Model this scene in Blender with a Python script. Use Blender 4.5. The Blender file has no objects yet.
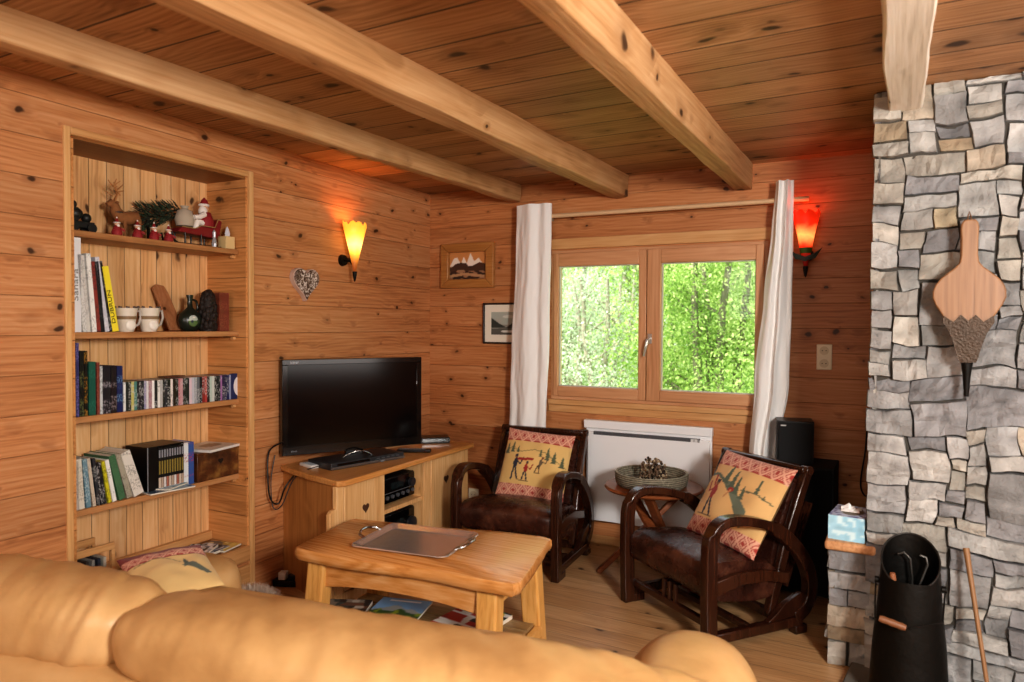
import bpy, bmesh, math, random
from math import sin, cos, pi, radians, sqrt, atan2
from mathutils import Vector, Matrix, noise, Euler
random.seed(7)
SC = bpy.context.scene
COL = SC.collection

# ------------------------------------------------------------------ camera
FPX = 705.44
YAW, PIT, ROL = radians(29.136), radians(-1.305), radians(0.277)
CAM = Vector((0, 0, 1.38))
fw = Vector((-sin(YAW)*cos(PIT), cos(YAW)*cos(PIT), sin(PIT)))
rt0 = Vector((cos(YAW), sin(YAW), 0)); up0 = rt0.cross(fw)
RT = cos(ROL)*rt0 + sin(ROL)*up0; UP = -sin(ROL)*rt0 + cos(ROL)*up0
cam = bpy.data.cameras.new('camera'); cam.sensor_width = 36; cam.lens = FPX/1024*36
cam.clip_start = .05; cam.clip_end = 200
cam.dof.use_dof = True; cam.dof.focus_distance = 3.7; cam.dof.aperture_fstop = 2.4
co = bpy.data.objects.new('camera', cam); COL.objects.link(co); SC.camera = co
co.matrix_world = Matrix(((RT.x, UP.x, -fw.x, CAM.x), (RT.y, UP.y, -fw.y, CAM.y), (RT.z, UP.z, -fw.z, CAM.z), (0, 0, 0, 1)))

# survey helpers: where a sight line meets a real surface
def ray(px, py): return RT*((px-512)/FPX) - UP*((py-341)/FPX) + fw
def at_z(px, py, z):
    r = ray(px, py); return CAM + r*((z-CAM.z)/r.z)
def at_y(px, py, y):
    r = ray(px, py); return CAM + r*(y/r.y)
CORN = Vector((-2.955, 4.10, 0))
AL = radians(92.4226); AB = radians(2.1886)
dL = Vector((cos(AL), sin(AL), 0)); nL = Vector((-sin(AL), cos(AL), 0))
dB = Vector((cos(AB), sin(AB), 0)); nB = Vector((-sin(AB), cos(AB), 0))
def at_w(px, py, d, n, off):
    r = ray(px, py); t = (n.dot(CORN)+off - n.dot(CAM))/n.dot(r); p = CAM + r*t
    return (p-CORN).dot(d), p.z
def at_l(px, py, off=0): return at_w(px, py, dL, nL, off)     # -> (s, z) on the left wall
def at_b(px, py, off=0): return at_w(px, py, dB, nB, off)     # -> (s, z) on the back wall
def LW(s, off, z): return CORN + dL*s + nL*off + Vector((0, 0, z))
def BW(s, off, z): return CORN + dB*s + nB*off + Vector((0, 0, z))

# ------------------------------------------------------------------ mesh builder
class MB:
    def __init__(s): s.v = []; s.f = []; s.m = []; s.c = {}
    def face(s, idx, m=0): s.f.append(tuple(idx)); s.m.append(m)
    def add(s, vs, fs, m=0, col=None):
        b = len(s.v); s.v += [Vector(v) for v in vs]
        for f in fs: s.f.append(tuple(b+i for i in f)); s.m.append(m)
        if col is not None:
            for i in range(b, len(s.v)): s.c[i] = col
        return s
    def box(s, x0, x1, y0, y1, z0, z1, m=0, M=None, col=None):
        vs = [Vector((x, y, z)) for z in (z0, z1) for y in (y0, y1) for x in (x0, x1)]
        if M is not None: vs = [M @ v for v in vs]
        return s.add(vs, [(0,2,3,1),(4,5,7,6),(0,1,5,4),(2,6,7,3),(0,4,6,2),(1,3,7,5)], m, col)
    def bar(s, p0, p1, w, t, side=(1,0,0), m=0, w1=None, t1=None):
        """rectangular bar from p0 to p1; w along side, t along the third axis"""
        p0 = Vector(p0); p1 = Vector(p1); a = (p1-p0).normalized(); sd = Vector(side)
        sd = (sd - a*sd.dot(a)).normalized(); n = a.cross(sd)
        vs = []
        for p, ww, tt in ((p0, w, t), (p1, w1 or w, t1 or t)):
            for i, j in ((-1,-1),(1,-1),(1,1),(-1,1)): vs.append(p + sd*i*ww/2 + n*j*tt/2)
        return s.add(vs, [(3,2,1,0),(4,5,6,7),(0,1,5,4),(1,2,6,5),(2,3,7,6),(3,0,4,7)], m)
    def sweep(s, pts, w, t, side=(1,0,0), m=0, closed=False):
        pts = [Vector(p) for p in pts]; n = len(pts); vs = []
        W = w if isinstance(w, list) else [w]*n; T = t if isinstance(t, list) else [t]*n
        for i, p in enumerate(pts):
            a = (pts[min(i+1, n-1)]-pts[max(i-1, 0)]) if not closed else (pts[(i+1) % n]-pts[i-1])
            a.normalize(); sd = Vector(side); sd = (sd-a*sd.dot(a)).normalized(); q = a.cross(sd)
            for k, j in ((-1,-1),(1,-1),(1,1),(-1,1)): vs.append(p+sd*k*W[i]/2+q*j*T[i]/2)
        fs = []
        for i in range(n if closed else n-1):
            b = 4*i; c = 4*((i+1) % n)
            for k in range(4): fs.append((b+k, b+(k+1) % 4, c+(k+1) % 4, c+k))
        if not closed: fs += [(3,2,1,0), tuple(4*(n-1)+k for k in range(4))]
        return s.add(vs, fs, m)
    def tube(s, pts, r, n=10, m=0, closed=False, flat=1.0, caps=True):
        pts = [Vector(p) for p in pts]; N = len(pts); R = r if isinstance(r, list) else [r]*N
        vs = []; prev = None
        for i, p in enumerate(pts):
            a = (pts[min(i+1, N-1)]-pts[max(i-1, 0)]) if not closed else (pts[(i+1) % N]-pts[i-1])
            a.normalize()
            if prev is None:
                u = a.cross(Vector((0,0,1)));
                if u.length < .1: u = a.cross(Vector((1,0,0)))
            else: u = prev - a*prev.dot(a)
            u.normalize(); prev = u; w = a.cross(u)
            for k in range(n):
                t = 2*pi*k/n; vs.append(p+(u*cos(t)+w*sin(t)*flat)*R[i])
        fs = []
        for i in range(N if closed else N-1):
            b = n*i; c = n*((i+1) % N)
            for k in range(n): fs.append((b+k, b+(k+1) % n, c+(k+1) % n, c+k))
        if not closed and caps: fs += [tuple(range(n-1, -1, -1)), tuple(n*(N-1)+k for k in range(n))]
        return s.add(vs, fs, m)
    def cyl(s, p0, p1, r0, r1=None, n=20, m=0): return s.tube([p0, p1], [r0, r1 if r1 is not None else r0], n, m)
    def lathe(s, prof, n=32, m=0, o=(0,0,0), sx=1, sy=1, a0=0, a1=2*pi, jag=None):
        """profile of (r, z) round the z axis at o"""
        o = Vector(o); full = abs(a1-a0-2*pi) < 1e-6; K = n if full else n+1; vs = []
        for i, (r, z) in enumerate(prof):
            for k in range(K):
                t = a0+(a1-a0)*k/n; zz = z+(jag(i, k) if jag else 0)
                vs.append(o+Vector((r*cos(t)*sx, r*sin(t)*sy, zz)))
        fs = []
        for i in range(len(prof)-1):
            for k in range(n): fs.append((i*K+k, i*K+(k+1) % K, (i+1)*K+(k+1) % K, (i+1)*K+k))
        return s.add(vs, fs, m)
    def prism(s, poly, d0, d1, axis='y', m=0, inset=0):
        """poly = list of 2-D points; axis y: (x,z), axis z: (x,y), axis x: (y,z)"""
        n = len(poly)
        def mk(p, d):
            if axis == 'y': return Vector((p[0], d, p[1]))
            if axis == 'z': return Vector((p[0], p[1], d))
            return Vector((d, p[0], p[1]))
        vs = [mk(p, d0) for p in poly]+[mk(p, d1) for p in poly]
        fs = [tuple(range(n)), tuple(range(2*n-1, n-1, -1))]+[(i, i+n, (i+1) % n+n, (i+1) % n) for i in range(n)]
        return s.add(vs, fs, m)
    def ball(s, o, r, n=12, k=8, m=0, sx=1, sy=1, sz=1):
        o = Vector(o); vs = [o+Vector((0,0,r*sz))]
        for i in range(1, k):
            for j in range(n):
                a = pi*i/k; t = 2*pi*j/n
                vs.append(o+Vector((r*sin(a)*cos(t)*sx, r*sin(a)*sin(t)*sy, r*cos(a)*sz)))
        vs.append(o-Vector((0,0,r*sz))); fs = []
        for j in range(n):
            fs.append((0, 1+j, 1+(j+1) % n)); L = 1+(k-2)*n
            fs.append((L+j, len(vs)-1, L+(j+1) % n))
        for i in range(k-2):
            for j in range(n): fs.append((1+i*n+j, 1+(i+1)*n+j, 1+(i+1)*n+(j+1) % n, 1+i*n+(j+1) % n))
        return s.add(vs, fs, m)
    def grid(s, fn, nu, nv, m=0, colfn=None, thick=None):
        b = len(s.v)
        for j in range(nv+1):
            for i in range(nu+1):
                u, v = i/nu, j/nv; s.v.append(Vector(fn(u, v)))
                if colfn: s.c[len(s.v)-1] = colfn(u, v)
        for j in range(nv):
            for i in range(nu):
                a = b+j*(nu+1)+i; s.f.append((a, a+1, a+nu+2, a+nu+1)); s.m.append(m)
        return s
    def text(s, txt, size, M, ext=.0006, m=0):
        cu = bpy.data.curves.new('t', 'FONT'); cu.body = txt; cu.size = size; cu.extrude = ext
        cu.align_x = 'CENTER'; cu.align_y = 'CENTER'; cu.resolution_u = 3
        o = bpy.data.objects.new('t', cu); COL.objects.link(o); dg = bpy.context.evaluated_depsgraph_get()
        me = bpy.data.meshes.new_from_object(o.evaluated_get(dg))
        s.add([M @ v.co for v in me.vertices], [tuple(p.vertices) for p in me.polygons], m)
        bpy.data.objects.remove(o); bpy.data.curves.remove(cu); bpy.data.meshes.remove(me); return s
    def xf(s, M):
        s.v = [M @ v for v in s.v]; return s
    def build(s, name, mat=None, parent=None, bevel=0, seg=2, smooth=None, sub=0, loc=None, rotz=0, fixn=True):
        me = bpy.data.meshes.new(name)
        me.from_pydata([tuple(v) for v in s.v], [], s.f)
        for mt in (mat if isinstance(mat, (list, tuple)) else [mat]):
            if mt: me.materials.append(mt)
        me.polygons.foreach_set('material_index', s.m)
        if s.c:
            at = me.color_attributes.new('Col', 'FLOAT_COLOR', 'POINT'); buf = []
            for i in range(len(s.v)):
                c = s.c.get(i, (.5,.5,.5)); buf += [c[0], c[1], c[2], 1]
            at.data.foreach_set('color', buf)
        me.validate(); me.update()
        if fixn and len(s.f) < 30000:
            bm = bmesh.new(); bm.from_mesh(me); bmesh.ops.recalc_face_normals(bm, faces=bm.faces); bm.to_mesh(me); bm.free()
        if smooth is not None:
            me.shade_smooth()
            if smooth < 180: me.set_sharp_from_angle(angle=radians(smooth))
        o = bpy.data.objects.new(name, me); COL.objects.link(o)
        if parent: o.parent = parent
        if loc is not None: o.location = loc
        o.rotation_euler.z = rotz
        if bevel:
            b = o.modifiers.new('b', 'BEVEL'); b.width = bevel; b.segments = seg; b.limit_method = 'ANGLE'; b.angle_limit = radians(40)
            if smooth is None:
                me.shade_smooth(); me.set_sharp_from_angle(angle=radians(50))
        if sub:
            q = o.modifiers.new('s', 'SUBSURF'); q.levels = sub; q.render_levels = sub
        return o

def tag(o, label=None, cat=None, group=None, kind=None):
    if label: o['label'] = label
    if cat: o['category'] = cat
    if group: o['group'] = group
    if kind: o['kind'] = kind
    return o
def thing(name, label, cat, loc=(0,0,0), rotz=0, group=None, rot=None):
    o = bpy.data.objects.new(name, None); COL.objects.link(o); o.empty_display_size = .05
    o.location = loc; o.rotation_euler = rot if rot else (0, 0, rotz)
    return tag(o, label, cat, group)
def struct(name, mb, mat, **k):
    o = mb.build(name, mat, **k); o['kind'] = 'structure'; return o

# ------------------------------------------------------------------ materials
def lin(c):
    return tuple((x/12.92 if x <= .04045 else ((x+.055)/1.055)**2.4) for x in c)
def hexc(h): return lin((int(h[0:2],16)/255, int(h[2:4],16)/255, int(h[4:6],16)/255))
class NT:
    def __init__(s, name):
        s.mat = bpy.data.materials.new(name); s.mat.use_nodes = True
        s.t = s.mat.node_tree; s.t.nodes.clear()
        s.out = s.t.nodes.new('ShaderNodeOutputMaterial')
    def n(s, typ, ins=None, **pr):
        nd = s.t.nodes.new('ShaderNode'+typ)
        for k, v in pr.items(): setattr(nd, k, v)
        for k, v in (ins or {}).items(): s.set(nd.inputs[k], v)
        return nd
    def set(s, sock, v):
        if isinstance(v, bpy.types.NodeSocket): s.t.links.new(v, sock)
        elif isinstance(v, bpy.types.Node): s.t.links.new(v.outputs[0], sock)
        else:
            if isinstance(v, (tuple, list)) and len(v) == 3 and sock.type == 'RGBA': v = (*v, 1)
            sock.default_value = v
    def m(s, op, a, b=None, c=None):
        nd = s.t.nodes.new('ShaderNodeMath'); nd.operation = op; s.set(nd.inputs[0], a)
        if b is not None: s.set(nd.inputs[1], b)
        if c is not None: s.set(nd.inputs[2], c)
        return nd.outputs[0]
    def sm(s, x, a, b):   # smoothstep a->0, b->1
        nd = s.n('MapRange', {'Value': x, 'From Min': a, 'From Max': b}, interpolation_type='SMOOTHSTEP'); return nd.outputs[0]
    def mix(s, f, a, b, bt='MIX'):
        nd = s.t.nodes.new('ShaderNodeMix'); nd.data_type = 'RGBA'; nd.blend_type = bt
        s.set(nd.inputs[0], f); s.set(nd.inputs[6], a); s.set(nd.inputs[7], b); return nd.outputs[2]
    def xyz(s, x, y, z): return s.n('CombineXYZ', {0: x, 1: y, 2: z}).outputs[0]
    def noise(s, vec, scale=1, detail=3, rough=.5, dist=0):
        return s.n('TexNoise', {'Vector': vec, 'Scale': scale, 'Detail': detail, 'Roughness': rough, 'Distortion': dist}).outputs[0]
    def ramp(s, f, stops):
        nd = s.n('ValToRGB', {0: f}); e = nd.color_ramp.elements
        while len(e) < len(stops): e.new(.5)
        for i, (p, c) in enumerate(stops): e[i].position = p; e[i].color = (*c, 1)
        return nd.outputs[0]
    def bsdf(s, col, rough=.5, **k):
        ins = {'Base Color': col, 'Roughness': rough}; ins.update(k)
        b = s.n('BsdfPrincipled', ins); s.t.links.new(b.outputs[0], s.out.inputs[0]); return b
    def bump(s, h, dist=.002, strength=1, b=None):
        nd = s.n('Bump', {'Height': h, 'Distance': dist, 'Strength': strength})
        if b: s.t.links.new(nd.outputs[0], b.inputs['Normal'])
        return nd.outputs[0]
    def obj(s): return s.n('TexCoord').outputs['Object']

def wood(name, dark, base, light, grain='x', plank=None, pw=.14, knots=9., kr=.13, rough=.5, seam=.0022, vary=.16, gs=1., bump=.0008, knotcol='2a1206', seamdark=.25, spec=.4, L=0, cat=.07):
    N = NT(name); sep = N.n('SeparateXYZ', {0: N.obj()}); ax = {'x': sep.outputs[0], 'y': sep.outputs[1], 'z': sep.outputs[2]}
    oi = N.n('ObjectInfo').outputs['Random']
    rest = [a for a in 'xyz' if a != grain]
    va = plank if plank else rest[0]; wa = [a for a in rest if a != va][0]
    u, v, w = ax[grain], ax[va], ax[wa]
    v0 = v
    if plank:
        pv = N.m('DIVIDE', v, pw); idx = N.m('FLOOR', pv); fr = N.m('FRACT', pv)
        rnd = N.n('TexWhiteNoise', {'W': idx}, noise_dimensions='1D').outputs[0]
        edge = N.m('MULTIPLY', N.m('MINIMUM', fr, N.m('SUBTRACT', 1., fr)), pw)
        sm = N.sm(edge, seam*.25, seam)
        if L:
            uu = N.m('ADD', N.m('DIVIDE', u, L), N.m('MULTIPLY', rnd, 7.)); uf = N.m('FRACT', uu)
            ue = N.m('MULTIPLY', N.m('MINIMUM', uf, N.m('SUBTRACT', 1., uf)), L)
            sm = N.m('MINIMUM', sm, N.sm(ue, seam*.25, seam))
            rnd = N.n('TexWhiteNoise', {'Vector': N.xyz(idx, N.m('FLOOR', uu), 0.)}, noise_dimensions='2D').outputs[0]
    else:
        rnd = oi; idx = N.m('MULTIPLY', oi, 37.); sm = None
    u2 = N.m('ADD', u, N.m('MULTIPLY', rnd, 11.3))
    kv = N.xyz(N.m('MULTIPLY', u2, knots*.7), N.m('MULTIPLY', v, knots), N.m('ADD', N.m('MULTIPLY', w, knots), N.m('MULTIPLY', idx, 3.7)))
    kvd = N.n('VectorMath', {0: N.n('TexNoise', {'Vector': kv, 'Scale': 2., 'Detail': 1.}).outputs[1], 1: (.35, .35, .35), 2: kv}, operation='MULTIPLY_ADD').outputs[0]
    vor = N.n('TexVoronoi', {'Vector': kvd, 'Scale': 1.}); dk = N.m('DIVIDE', vor.outputs[0], N.m('MULTIPLY_ADD', N.n('SeparateColor', {0: vor.outputs[1]}).outputs[0], 1.1, .35))
    halo = N.sm(dk, .5, .05)
    warp = N.noise(N.xyz(N.m('MULTIPLY', u2, 1.3*gs), N.m('MULTIPLY', v, 5.*gs), N.m('ADD', N.m('MULTIPLY', w, 5.), N.m('MULTIPLY', idx, 1.9))), 1, 2)
    vv = N.m('ADD', N.m('ADD', v, N.m('MULTIPLY', halo, .02/gs)), N.m('MULTIPLY', warp, .16/gs))
    cath = N.m('MULTIPLY_ADD', N.m('SINE', N.m('MULTIPLY', vv, 260.*gs)), .5, .5)
    fine = N.noise(N.xyz(N.m('MULTIPLY', u2, 3.*gs), N.m('MULTIPLY', v, 90.*gs), N.m('ADD', N.m('MULTIPLY', w, 90.*gs), idx)), 1, 3, .6)
    big = N.noise(N.xyz(N.m('MULTIPLY', u2, .9), N.m('MULTIPLY', v, 7.), N.m('MULTIPLY', idx, 2.3)), 1, 3)
    f = N.m('ADD', N.m('ADD', N.m('MULTIPLY', cath, cat), N.m('MULTIPLY', fine, .55)), N.m('MULTIPLY', big, .52))
    c = N.ramp(f, [(.3, dark), (.55, base), (.85, light)])
    br = N.m('MULTIPLY_ADD', rnd, vary, 1-vary/2)
    c = N.mix(1., c, N.xyz(br, br, br), 'MULTIPLY')
    km = N.sm(dk, kr, kr*.45)
    c = N.mix(N.m('MULTIPLY', N.sm(dk, kr*2.6, kr), .35), c, dark)
    c = N.mix(N.m('MULTIPLY', km, .88), c, hexc(knotcol))
    if sm is not None: c = N.mix(sm, N.mix(1., c, (seamdark,)*3, 'MULTIPLY'), c)
    h = N.m('MULTIPLY', fine, .6)
    if sm is not None: h = N.m('ADD', h, N.m('MULTIPLY', sm, 3.))
    b = N.bsdf(c, rough, **{'Specular IOR Level': spec}); N.bump(h, bump, 1, b)
    return N.mat

def plain(name, col, rough=.5, metal=0, bump=0, bs=200, vary=0, coat=0, spec=.5, em=None, es=0, sheen=0):
    N = NT(name); c = col
    if vary:
        f = N.noise(N.obj(), bs*.15, 4); c = N.mix(f, tuple(x*(1-vary) for x in col), tuple(min(1, x*(1+vary)) for x in col))
    k = {'Metallic': metal, 'Specular IOR Level': spec}
    if coat: k['Coat Weight'] = coat; k['Coat Roughness'] = .15
    if em: k['Emission Color'] = em; k['Emission Strength'] = es
    if sheen: k['Sheen Weight'] = sheen
    b = N.bsdf(c, rough, **k)
    if bump: N.bump(N.noise(N.obj(), bs, 4), bump, 1, b)
    return N.mat
_pc = {}
def P(h, rough=.5, **k):
    key = (h, rough, tuple(sorted(k.items())))
    if key not in _pc: _pc[key] = plain('paint_'+h, hexc(h), rough, **k)
    return _pc[key]
def colattr(name, rough=.7, bump=0, bs=300, sheen=0, spec=.4, noise_amt=0):
    N = NT(name); c = N.n('Attribute', attribute_name='Col').outputs[0]
    if noise_amt:
        f = N.noise(N.obj(), bs*.12, 6, .65); g = N.m('MULTIPLY_ADD', f, 2*noise_amt, 1-noise_amt); c = N.mix(1., c, N.xyz(g, g, g), 'MULTIPLY')
    b = N.bsdf(c, rough, **{'Sheen Weight': sheen, 'Specular IOR Level': spec})
    if bump: N.bump(N.noise(N.obj(), bs, 6, .7), bump, 1, b)
    return N.mat
def leather(name, dark, base, light, rough=.35, scale=6, bump=.0008, spec=.5, crease=0):
    N = NT(name); o = N.obj(); f = N.noise(o, scale, 5, .6)
    c = N.ramp(f, [(.3, dark), (.5, base), (.72, light)])
    r = N.m('MULTIPLY_ADD', N.noise(o, scale*3, 3), .3, rough-.15)
    b = N.bsdf(c, r, **{'Specular IOR Level': spec})
    h = N.m('MULTIPLY', N.n('TexVoronoi', {'Vector': o, 'Scale': 350.}).outputs[0], .3)
    h = N.m('ADD', h, N.m('MULTIPLY', N.noise(o, scale*6, 4, .6), 2.))
    N.bump(h, bump, 1, b); return N.mat

W_left = wood('pine_boards', hexc('7e4a2a'), hexc('bb8052'), hexc('d4a276'), 'x', 'z', .148, 10.5, .125, .5, seamdark=.6, seam=.0017, vary=.2)
W_back = wood('pine_boards_back', hexc('7a4526'), hexc('b5784a'), hexc('ce986c'), 'x', 'z', .137, 10.5, .125, .5, seamdark=.6, seam=.0017, vary=.2)
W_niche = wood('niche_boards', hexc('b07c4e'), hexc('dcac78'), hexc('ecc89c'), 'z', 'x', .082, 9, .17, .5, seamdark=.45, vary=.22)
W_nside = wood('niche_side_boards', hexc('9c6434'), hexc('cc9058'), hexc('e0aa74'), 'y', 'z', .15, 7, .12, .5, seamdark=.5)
W_trim = wood('light_trim', hexc('b07e4a'), hexc('d2a26c'), hexc('e0b988'), 'z', None, knots=3, kr=.06, vary=.05)
W_trimx = wood('light_trim_across', hexc('a87444'), hexc('c99864'), hexc('dab080'), 'x', None, knots=3, kr=.06, vary=.05)
W_ceil = wood('ceiling_boards', hexc('6c4829'), hexc('a87c54'), hexc('c69e78'), 'x', 'y', .215, 7, .16, .55, seam=.006, seamdark=.15, vary=.35, cat=.12)
W_floor = wood('floor_boards', hexc('94704c'), hexc('bd9468'), hexc('d8b68c'), 'x', 'y', .135, 6.5, .15, .33, seamdark=.4, vary=.16)
W_beam = wood('beam_timber', hexc('8c623a'), hexc('bb8f62'), hexc('d4ae84'), 'y', None, knots=6, kr=.14, gs=.8, rough=.6, bump=.003, vary=.1)
W_beamgrey = wood('weathered_beam_timber', hexc('b4a694'), hexc('e8dece'), hexc('f8f2ea'), 'y', None, knots=5, kr=.13, gs=.8, rough=.7, bump=.002, vary=.05)
W_win = wood('window_pine', hexc('a8744c'), hexc('c6926a'), hexc('d6aa84'), 'x', None, knots=2, kr=.05, vary=.04, rough=.4)
W_winz = wood('window_pine_upright', hexc('a8744c'), hexc('c6926a'), hexc('d6aa84'), 'z', None, knots=2, kr=.05, vary=.04, rough=.4)
W_shelf = wood('shelf_pine', hexc('8c5c34'), hexc('b38052'), hexc('c8986c'), 'x', None, knots=5, kr=.1, vary=.1)
W_cab = wood('cabinet_pine', hexc('b4824e'), hexc('d6a872'), hexc('e6c698'), 'z', None, knots=5, kr=.10, vary=.06)
W_cabside = wood('cabinet_side', hexc('8c5a2a'), hexc('b27a42'), hexc('c8925a'), 'z', None, knots=4, kr=.12, vary=.05)
W_cabtop = wood('cabinet_top', hexc('94602e'), hexc('c0864a'), hexc('d8a468'), 'x', None, knots=4, kr=.1, vary=.05, rough=.35)
W_table = wood('table_pine', hexc('a0602c'), hexc('cc8e50'), hexc('e2b07a'), 'x', None, knots=3.3, kr=.08, rough=.25, vary=.03, spec=.5, cat=.12)
W_tleg = wood('table_leg_pine', hexc('b87c3e'), hexc('dba55e'), hexc('ecc284'), 'z', None, knots=4, kr=.1, rough=.35, vary=.05)
W_dark = wood('dark_stained_wood', hexc('150904'), hexc('331a10'), hexc('4e2c1c'), 'z', None, knots=1, kr=.02, rough=.22, vary=.05, spec=.6)
W_stool = wood('reddish_stool_wood', hexc('4a2614'), hexc('834a2a'), hexc('a06440'), 'x', None, knots=2, kr=.05, rough=.3, vary=.05)
W_frame = wood('frame_wood', hexc('70421e'), hexc('a06c38'), hexc('b8854e'), 'x', None, knots=2, kr=.05, rough=.4)
W_bellow = wood('bellows_wood', hexc('6c4a30'), hexc('906a4a'), hexc('a67f5e'), 'z', None, knots=1, kr=.03, rough=.45)
LEA_D = leather('brown_leather', hexc('200f0a'), hexc('3c2018'), hexc('66402f'), .27, 7, .0012)
LEA_T = leather('tan_leather', hexc('b08656'), hexc('cda470'), hexc('d9b484'), .38, 2.2, .0012, .4)
BLACK = plain('black_plastic', hexc('0b0b0c'), .35)
BLACKG = plain('black_gloss', hexc('060607'), .08, spec=.6)
BLACKM = plain('black_matte', hexc('0a0a0b'), .75)
DGREY = plain('dark_grey_plastic', hexc('2c2d30'), .35)
SILVER = plain('silver_metal', hexc('c4c2c0'), .28, 1, bump=.0006, bs=30)
CHROME = plain('steel', hexc('b8b8b8'), .2, 1)
WHITE = plain('white_paint', hexc('eeeef0'), .4)
WPLAST = plain('cream_plastic', hexc('eadfc4'), .4)
CLOTH = plain('white_cotton', hexc('eceae8'), .85, bump=.0008, bs=500, sheen=.2)
IRON = plain('black_iron', hexc('14120f'), .5, .6, bump=.002, bs=40, vary=.4)
PAPER = plain('page_edges', hexc('e0d8c8'), .8)
COLM = colattr('printed', .4)
COLCL = colattr('woven_tapestry', .9, .0012, 700, .15)
STONE = colattr('grey_stone', .8, .018, 26, 0, .35, .55)
# ================================================================== ROOM
H = 2.30
NS0, NS1, NZ0, NZ1, ND = -2.530, -1.652, .26, 2.112, .275      # bookcase niche in the left wall
m = MB()
T = .32
m.box(-6.2, NS0, 0, T, 0, H); m.box(NS1, .15, 0, T, 0, H); m.box(NS0, NS1, 0, T, NZ1, H); m.box(NS0, NS1, 0, T, 0, NZ0-.02)
struct('wall_left', m, W_left, loc=CORN, rotz=AL)
WS0, WS1, WZ0, WZ1 = .945, 2.275, .90, 1.86
m = MB(); T = .10
m.box(-.3, WS0, 0, T, 0, H); m.box(WS1, 5.8, 0, T, 0, H); m.box(WS0, WS1, 0, T, WZ1, H); m.box(WS0, WS1, 0, T, 0, WZ0)
struct('wall_back', m, W_back, loc=CORN, rotz=AB)
m = MB(); m.box(2.7, 2.8, -2.2, 4.6, 0, H); struct('wall_right', m, W_left.copy())
m = MB(); m.box(-3.3, 2.8, -2.3, -2.2, 0, H); struct('wall_rear', m, W_back)
m = MB(); m.box(-3.4, 2.9, -2.4, 4.5, H, H+.12); struct('ceiling', m, W_ceil)
m = MB(); m.box(-3.4, 2.9, -2.4, 4.5, -.1, 0); struct('floor', m, W_floor)
# baseboards
m = MB(); m.box(0, 5.6, -.014, 0, 0, .055); struct('baseboard_back', m, W_trimx, loc=CORN, rotz=AB, bevel=.004)

# ---- ceiling beams (rough-hewn)
def beam(p_far, p_near, w, zb, mat, seed, zt=H, far_over=.0):
    a = at_z(*p_far, zb); b = at_z(*p_near, zb)
    d = (a-b); d.z = 0; d.normalize()
    far = a+d*far_over; near = b-d*((b.y+2.2)/d.y)
    L = (far-near).length; side = Vector((d.y, -d.x, 0))
    ang = atan2(d.y, d.x)-pi/2
    n = 70; mb = MB(); vs = []
    ring = [(0, zt-zb), (0, .45*(zt-zb)), (0, 0), (w*.5, 0), (w, 0), (w, .5*(zt-zb)), (w, zt-zb)]
    rnd = random.Random(seed)
    for i in range(n+1):
        y = L*i/n
        for k, (x, z) in enumerate(ring):
            q = Vector((x*9+seed, y*2.2, z*9)); e = noise.noise(q)*.010+noise.noise(q*5)*.003
            e2 = noise.noise(q+Vector((31, 7, 5)))*.008
            cx = .012 if k in (2, 4) else 0
            vs.append((x+e+(cx if k == 2 else -cx if k == 4 else 0)*.3, y, z+(e2 if 0 < k < 6 else 0)+ (.004 if k in (2,4) else 0)))
    K = len(ring); fs = []
    for i in range(n):
        for k in range(K-1): fs.append((i*K+k, i*K+k+1, (i+1)*K+k+1, (i+1)*K+k))
    fs += [tuple(range(K)), tuple(n*K+k for k in range(K-1, -1, -1))]
    mb.add(vs, fs)
    o = mb.build('ceiling_beam', mat, loc=(near.x, near.y, zb), rotz=ang, bevel=.006, smooth=None)
    return o
for i, (pf, pn, w, zb, mat, lab, over) in enumerate([
    ((510, 203), (0, 52), .085, 2.190, W_beam, 'brown timber ceiling beam above the bookcase, closest to the left wall', 0),
    ((611.5, 199), (142, 0), .112, 2.166, W_beam, 'long cracked timber ceiling beam ending above the left curtain', 0),
    ((735, 192), (510, 0), .100, 2.152, W_beam, 'rough timber ceiling beam ending above the right half of the window', 0),
    ((886, 112), (880, 0), .128, 2.210, W_beamgrey, 'pale weathered ceiling beam resting on top of the stone chimney', .12)]):
    tag(beam(pf, pn, w, zb, mat, 10+i*7, far_over=over), lab, 'beam')

# ---- stone chimney
CX0, CX1, CY = -.125, 1.15, 3.13
def lay(nx, nz, seed, big=1):
    """irregular coursing: every stone takes the free run it starts on"""
    R_ = random.Random(seed); occ = [[0]*nx for _ in range(nz)]; out = []
    for j in range(nz):
        for i in range(nx):
            if occ[j][i]: continue
            run = 0
            while i+run < nx and not occ[j][i+run]: run += 1
            w = R_.choice([3,4,4,5,5,6,6,7,8,9]); h = R_.choice([2,2,3,3,3,4,4,5,6,1.5 and 2])
            if run-w < 3: w = run if run <= 8 else run//2
            w = min(w, run); h = min(h, max(2, int(w*1.1)), nz-j)
            if w <= 2: h = max(h, 2)
            h = min(h, nz-j)
            for b in range(h):
                for a in range(w): occ[j+b][i+a] = 1
            out.append((i, i+w, j, j+h))
    return out
GREYS = [hexc(c) for c in ('8a8a8c','989896','a2a2a2','b2b0ac','8c8c8e','a8a6a2','a4a3a2','a9a8a6','7c7c7e','a8a39a','b4b0a8','8e8e8e','a09c94')]
TANS = [hexc(c) for c in ('aa9c84','a0907a','b4a898')]
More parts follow.
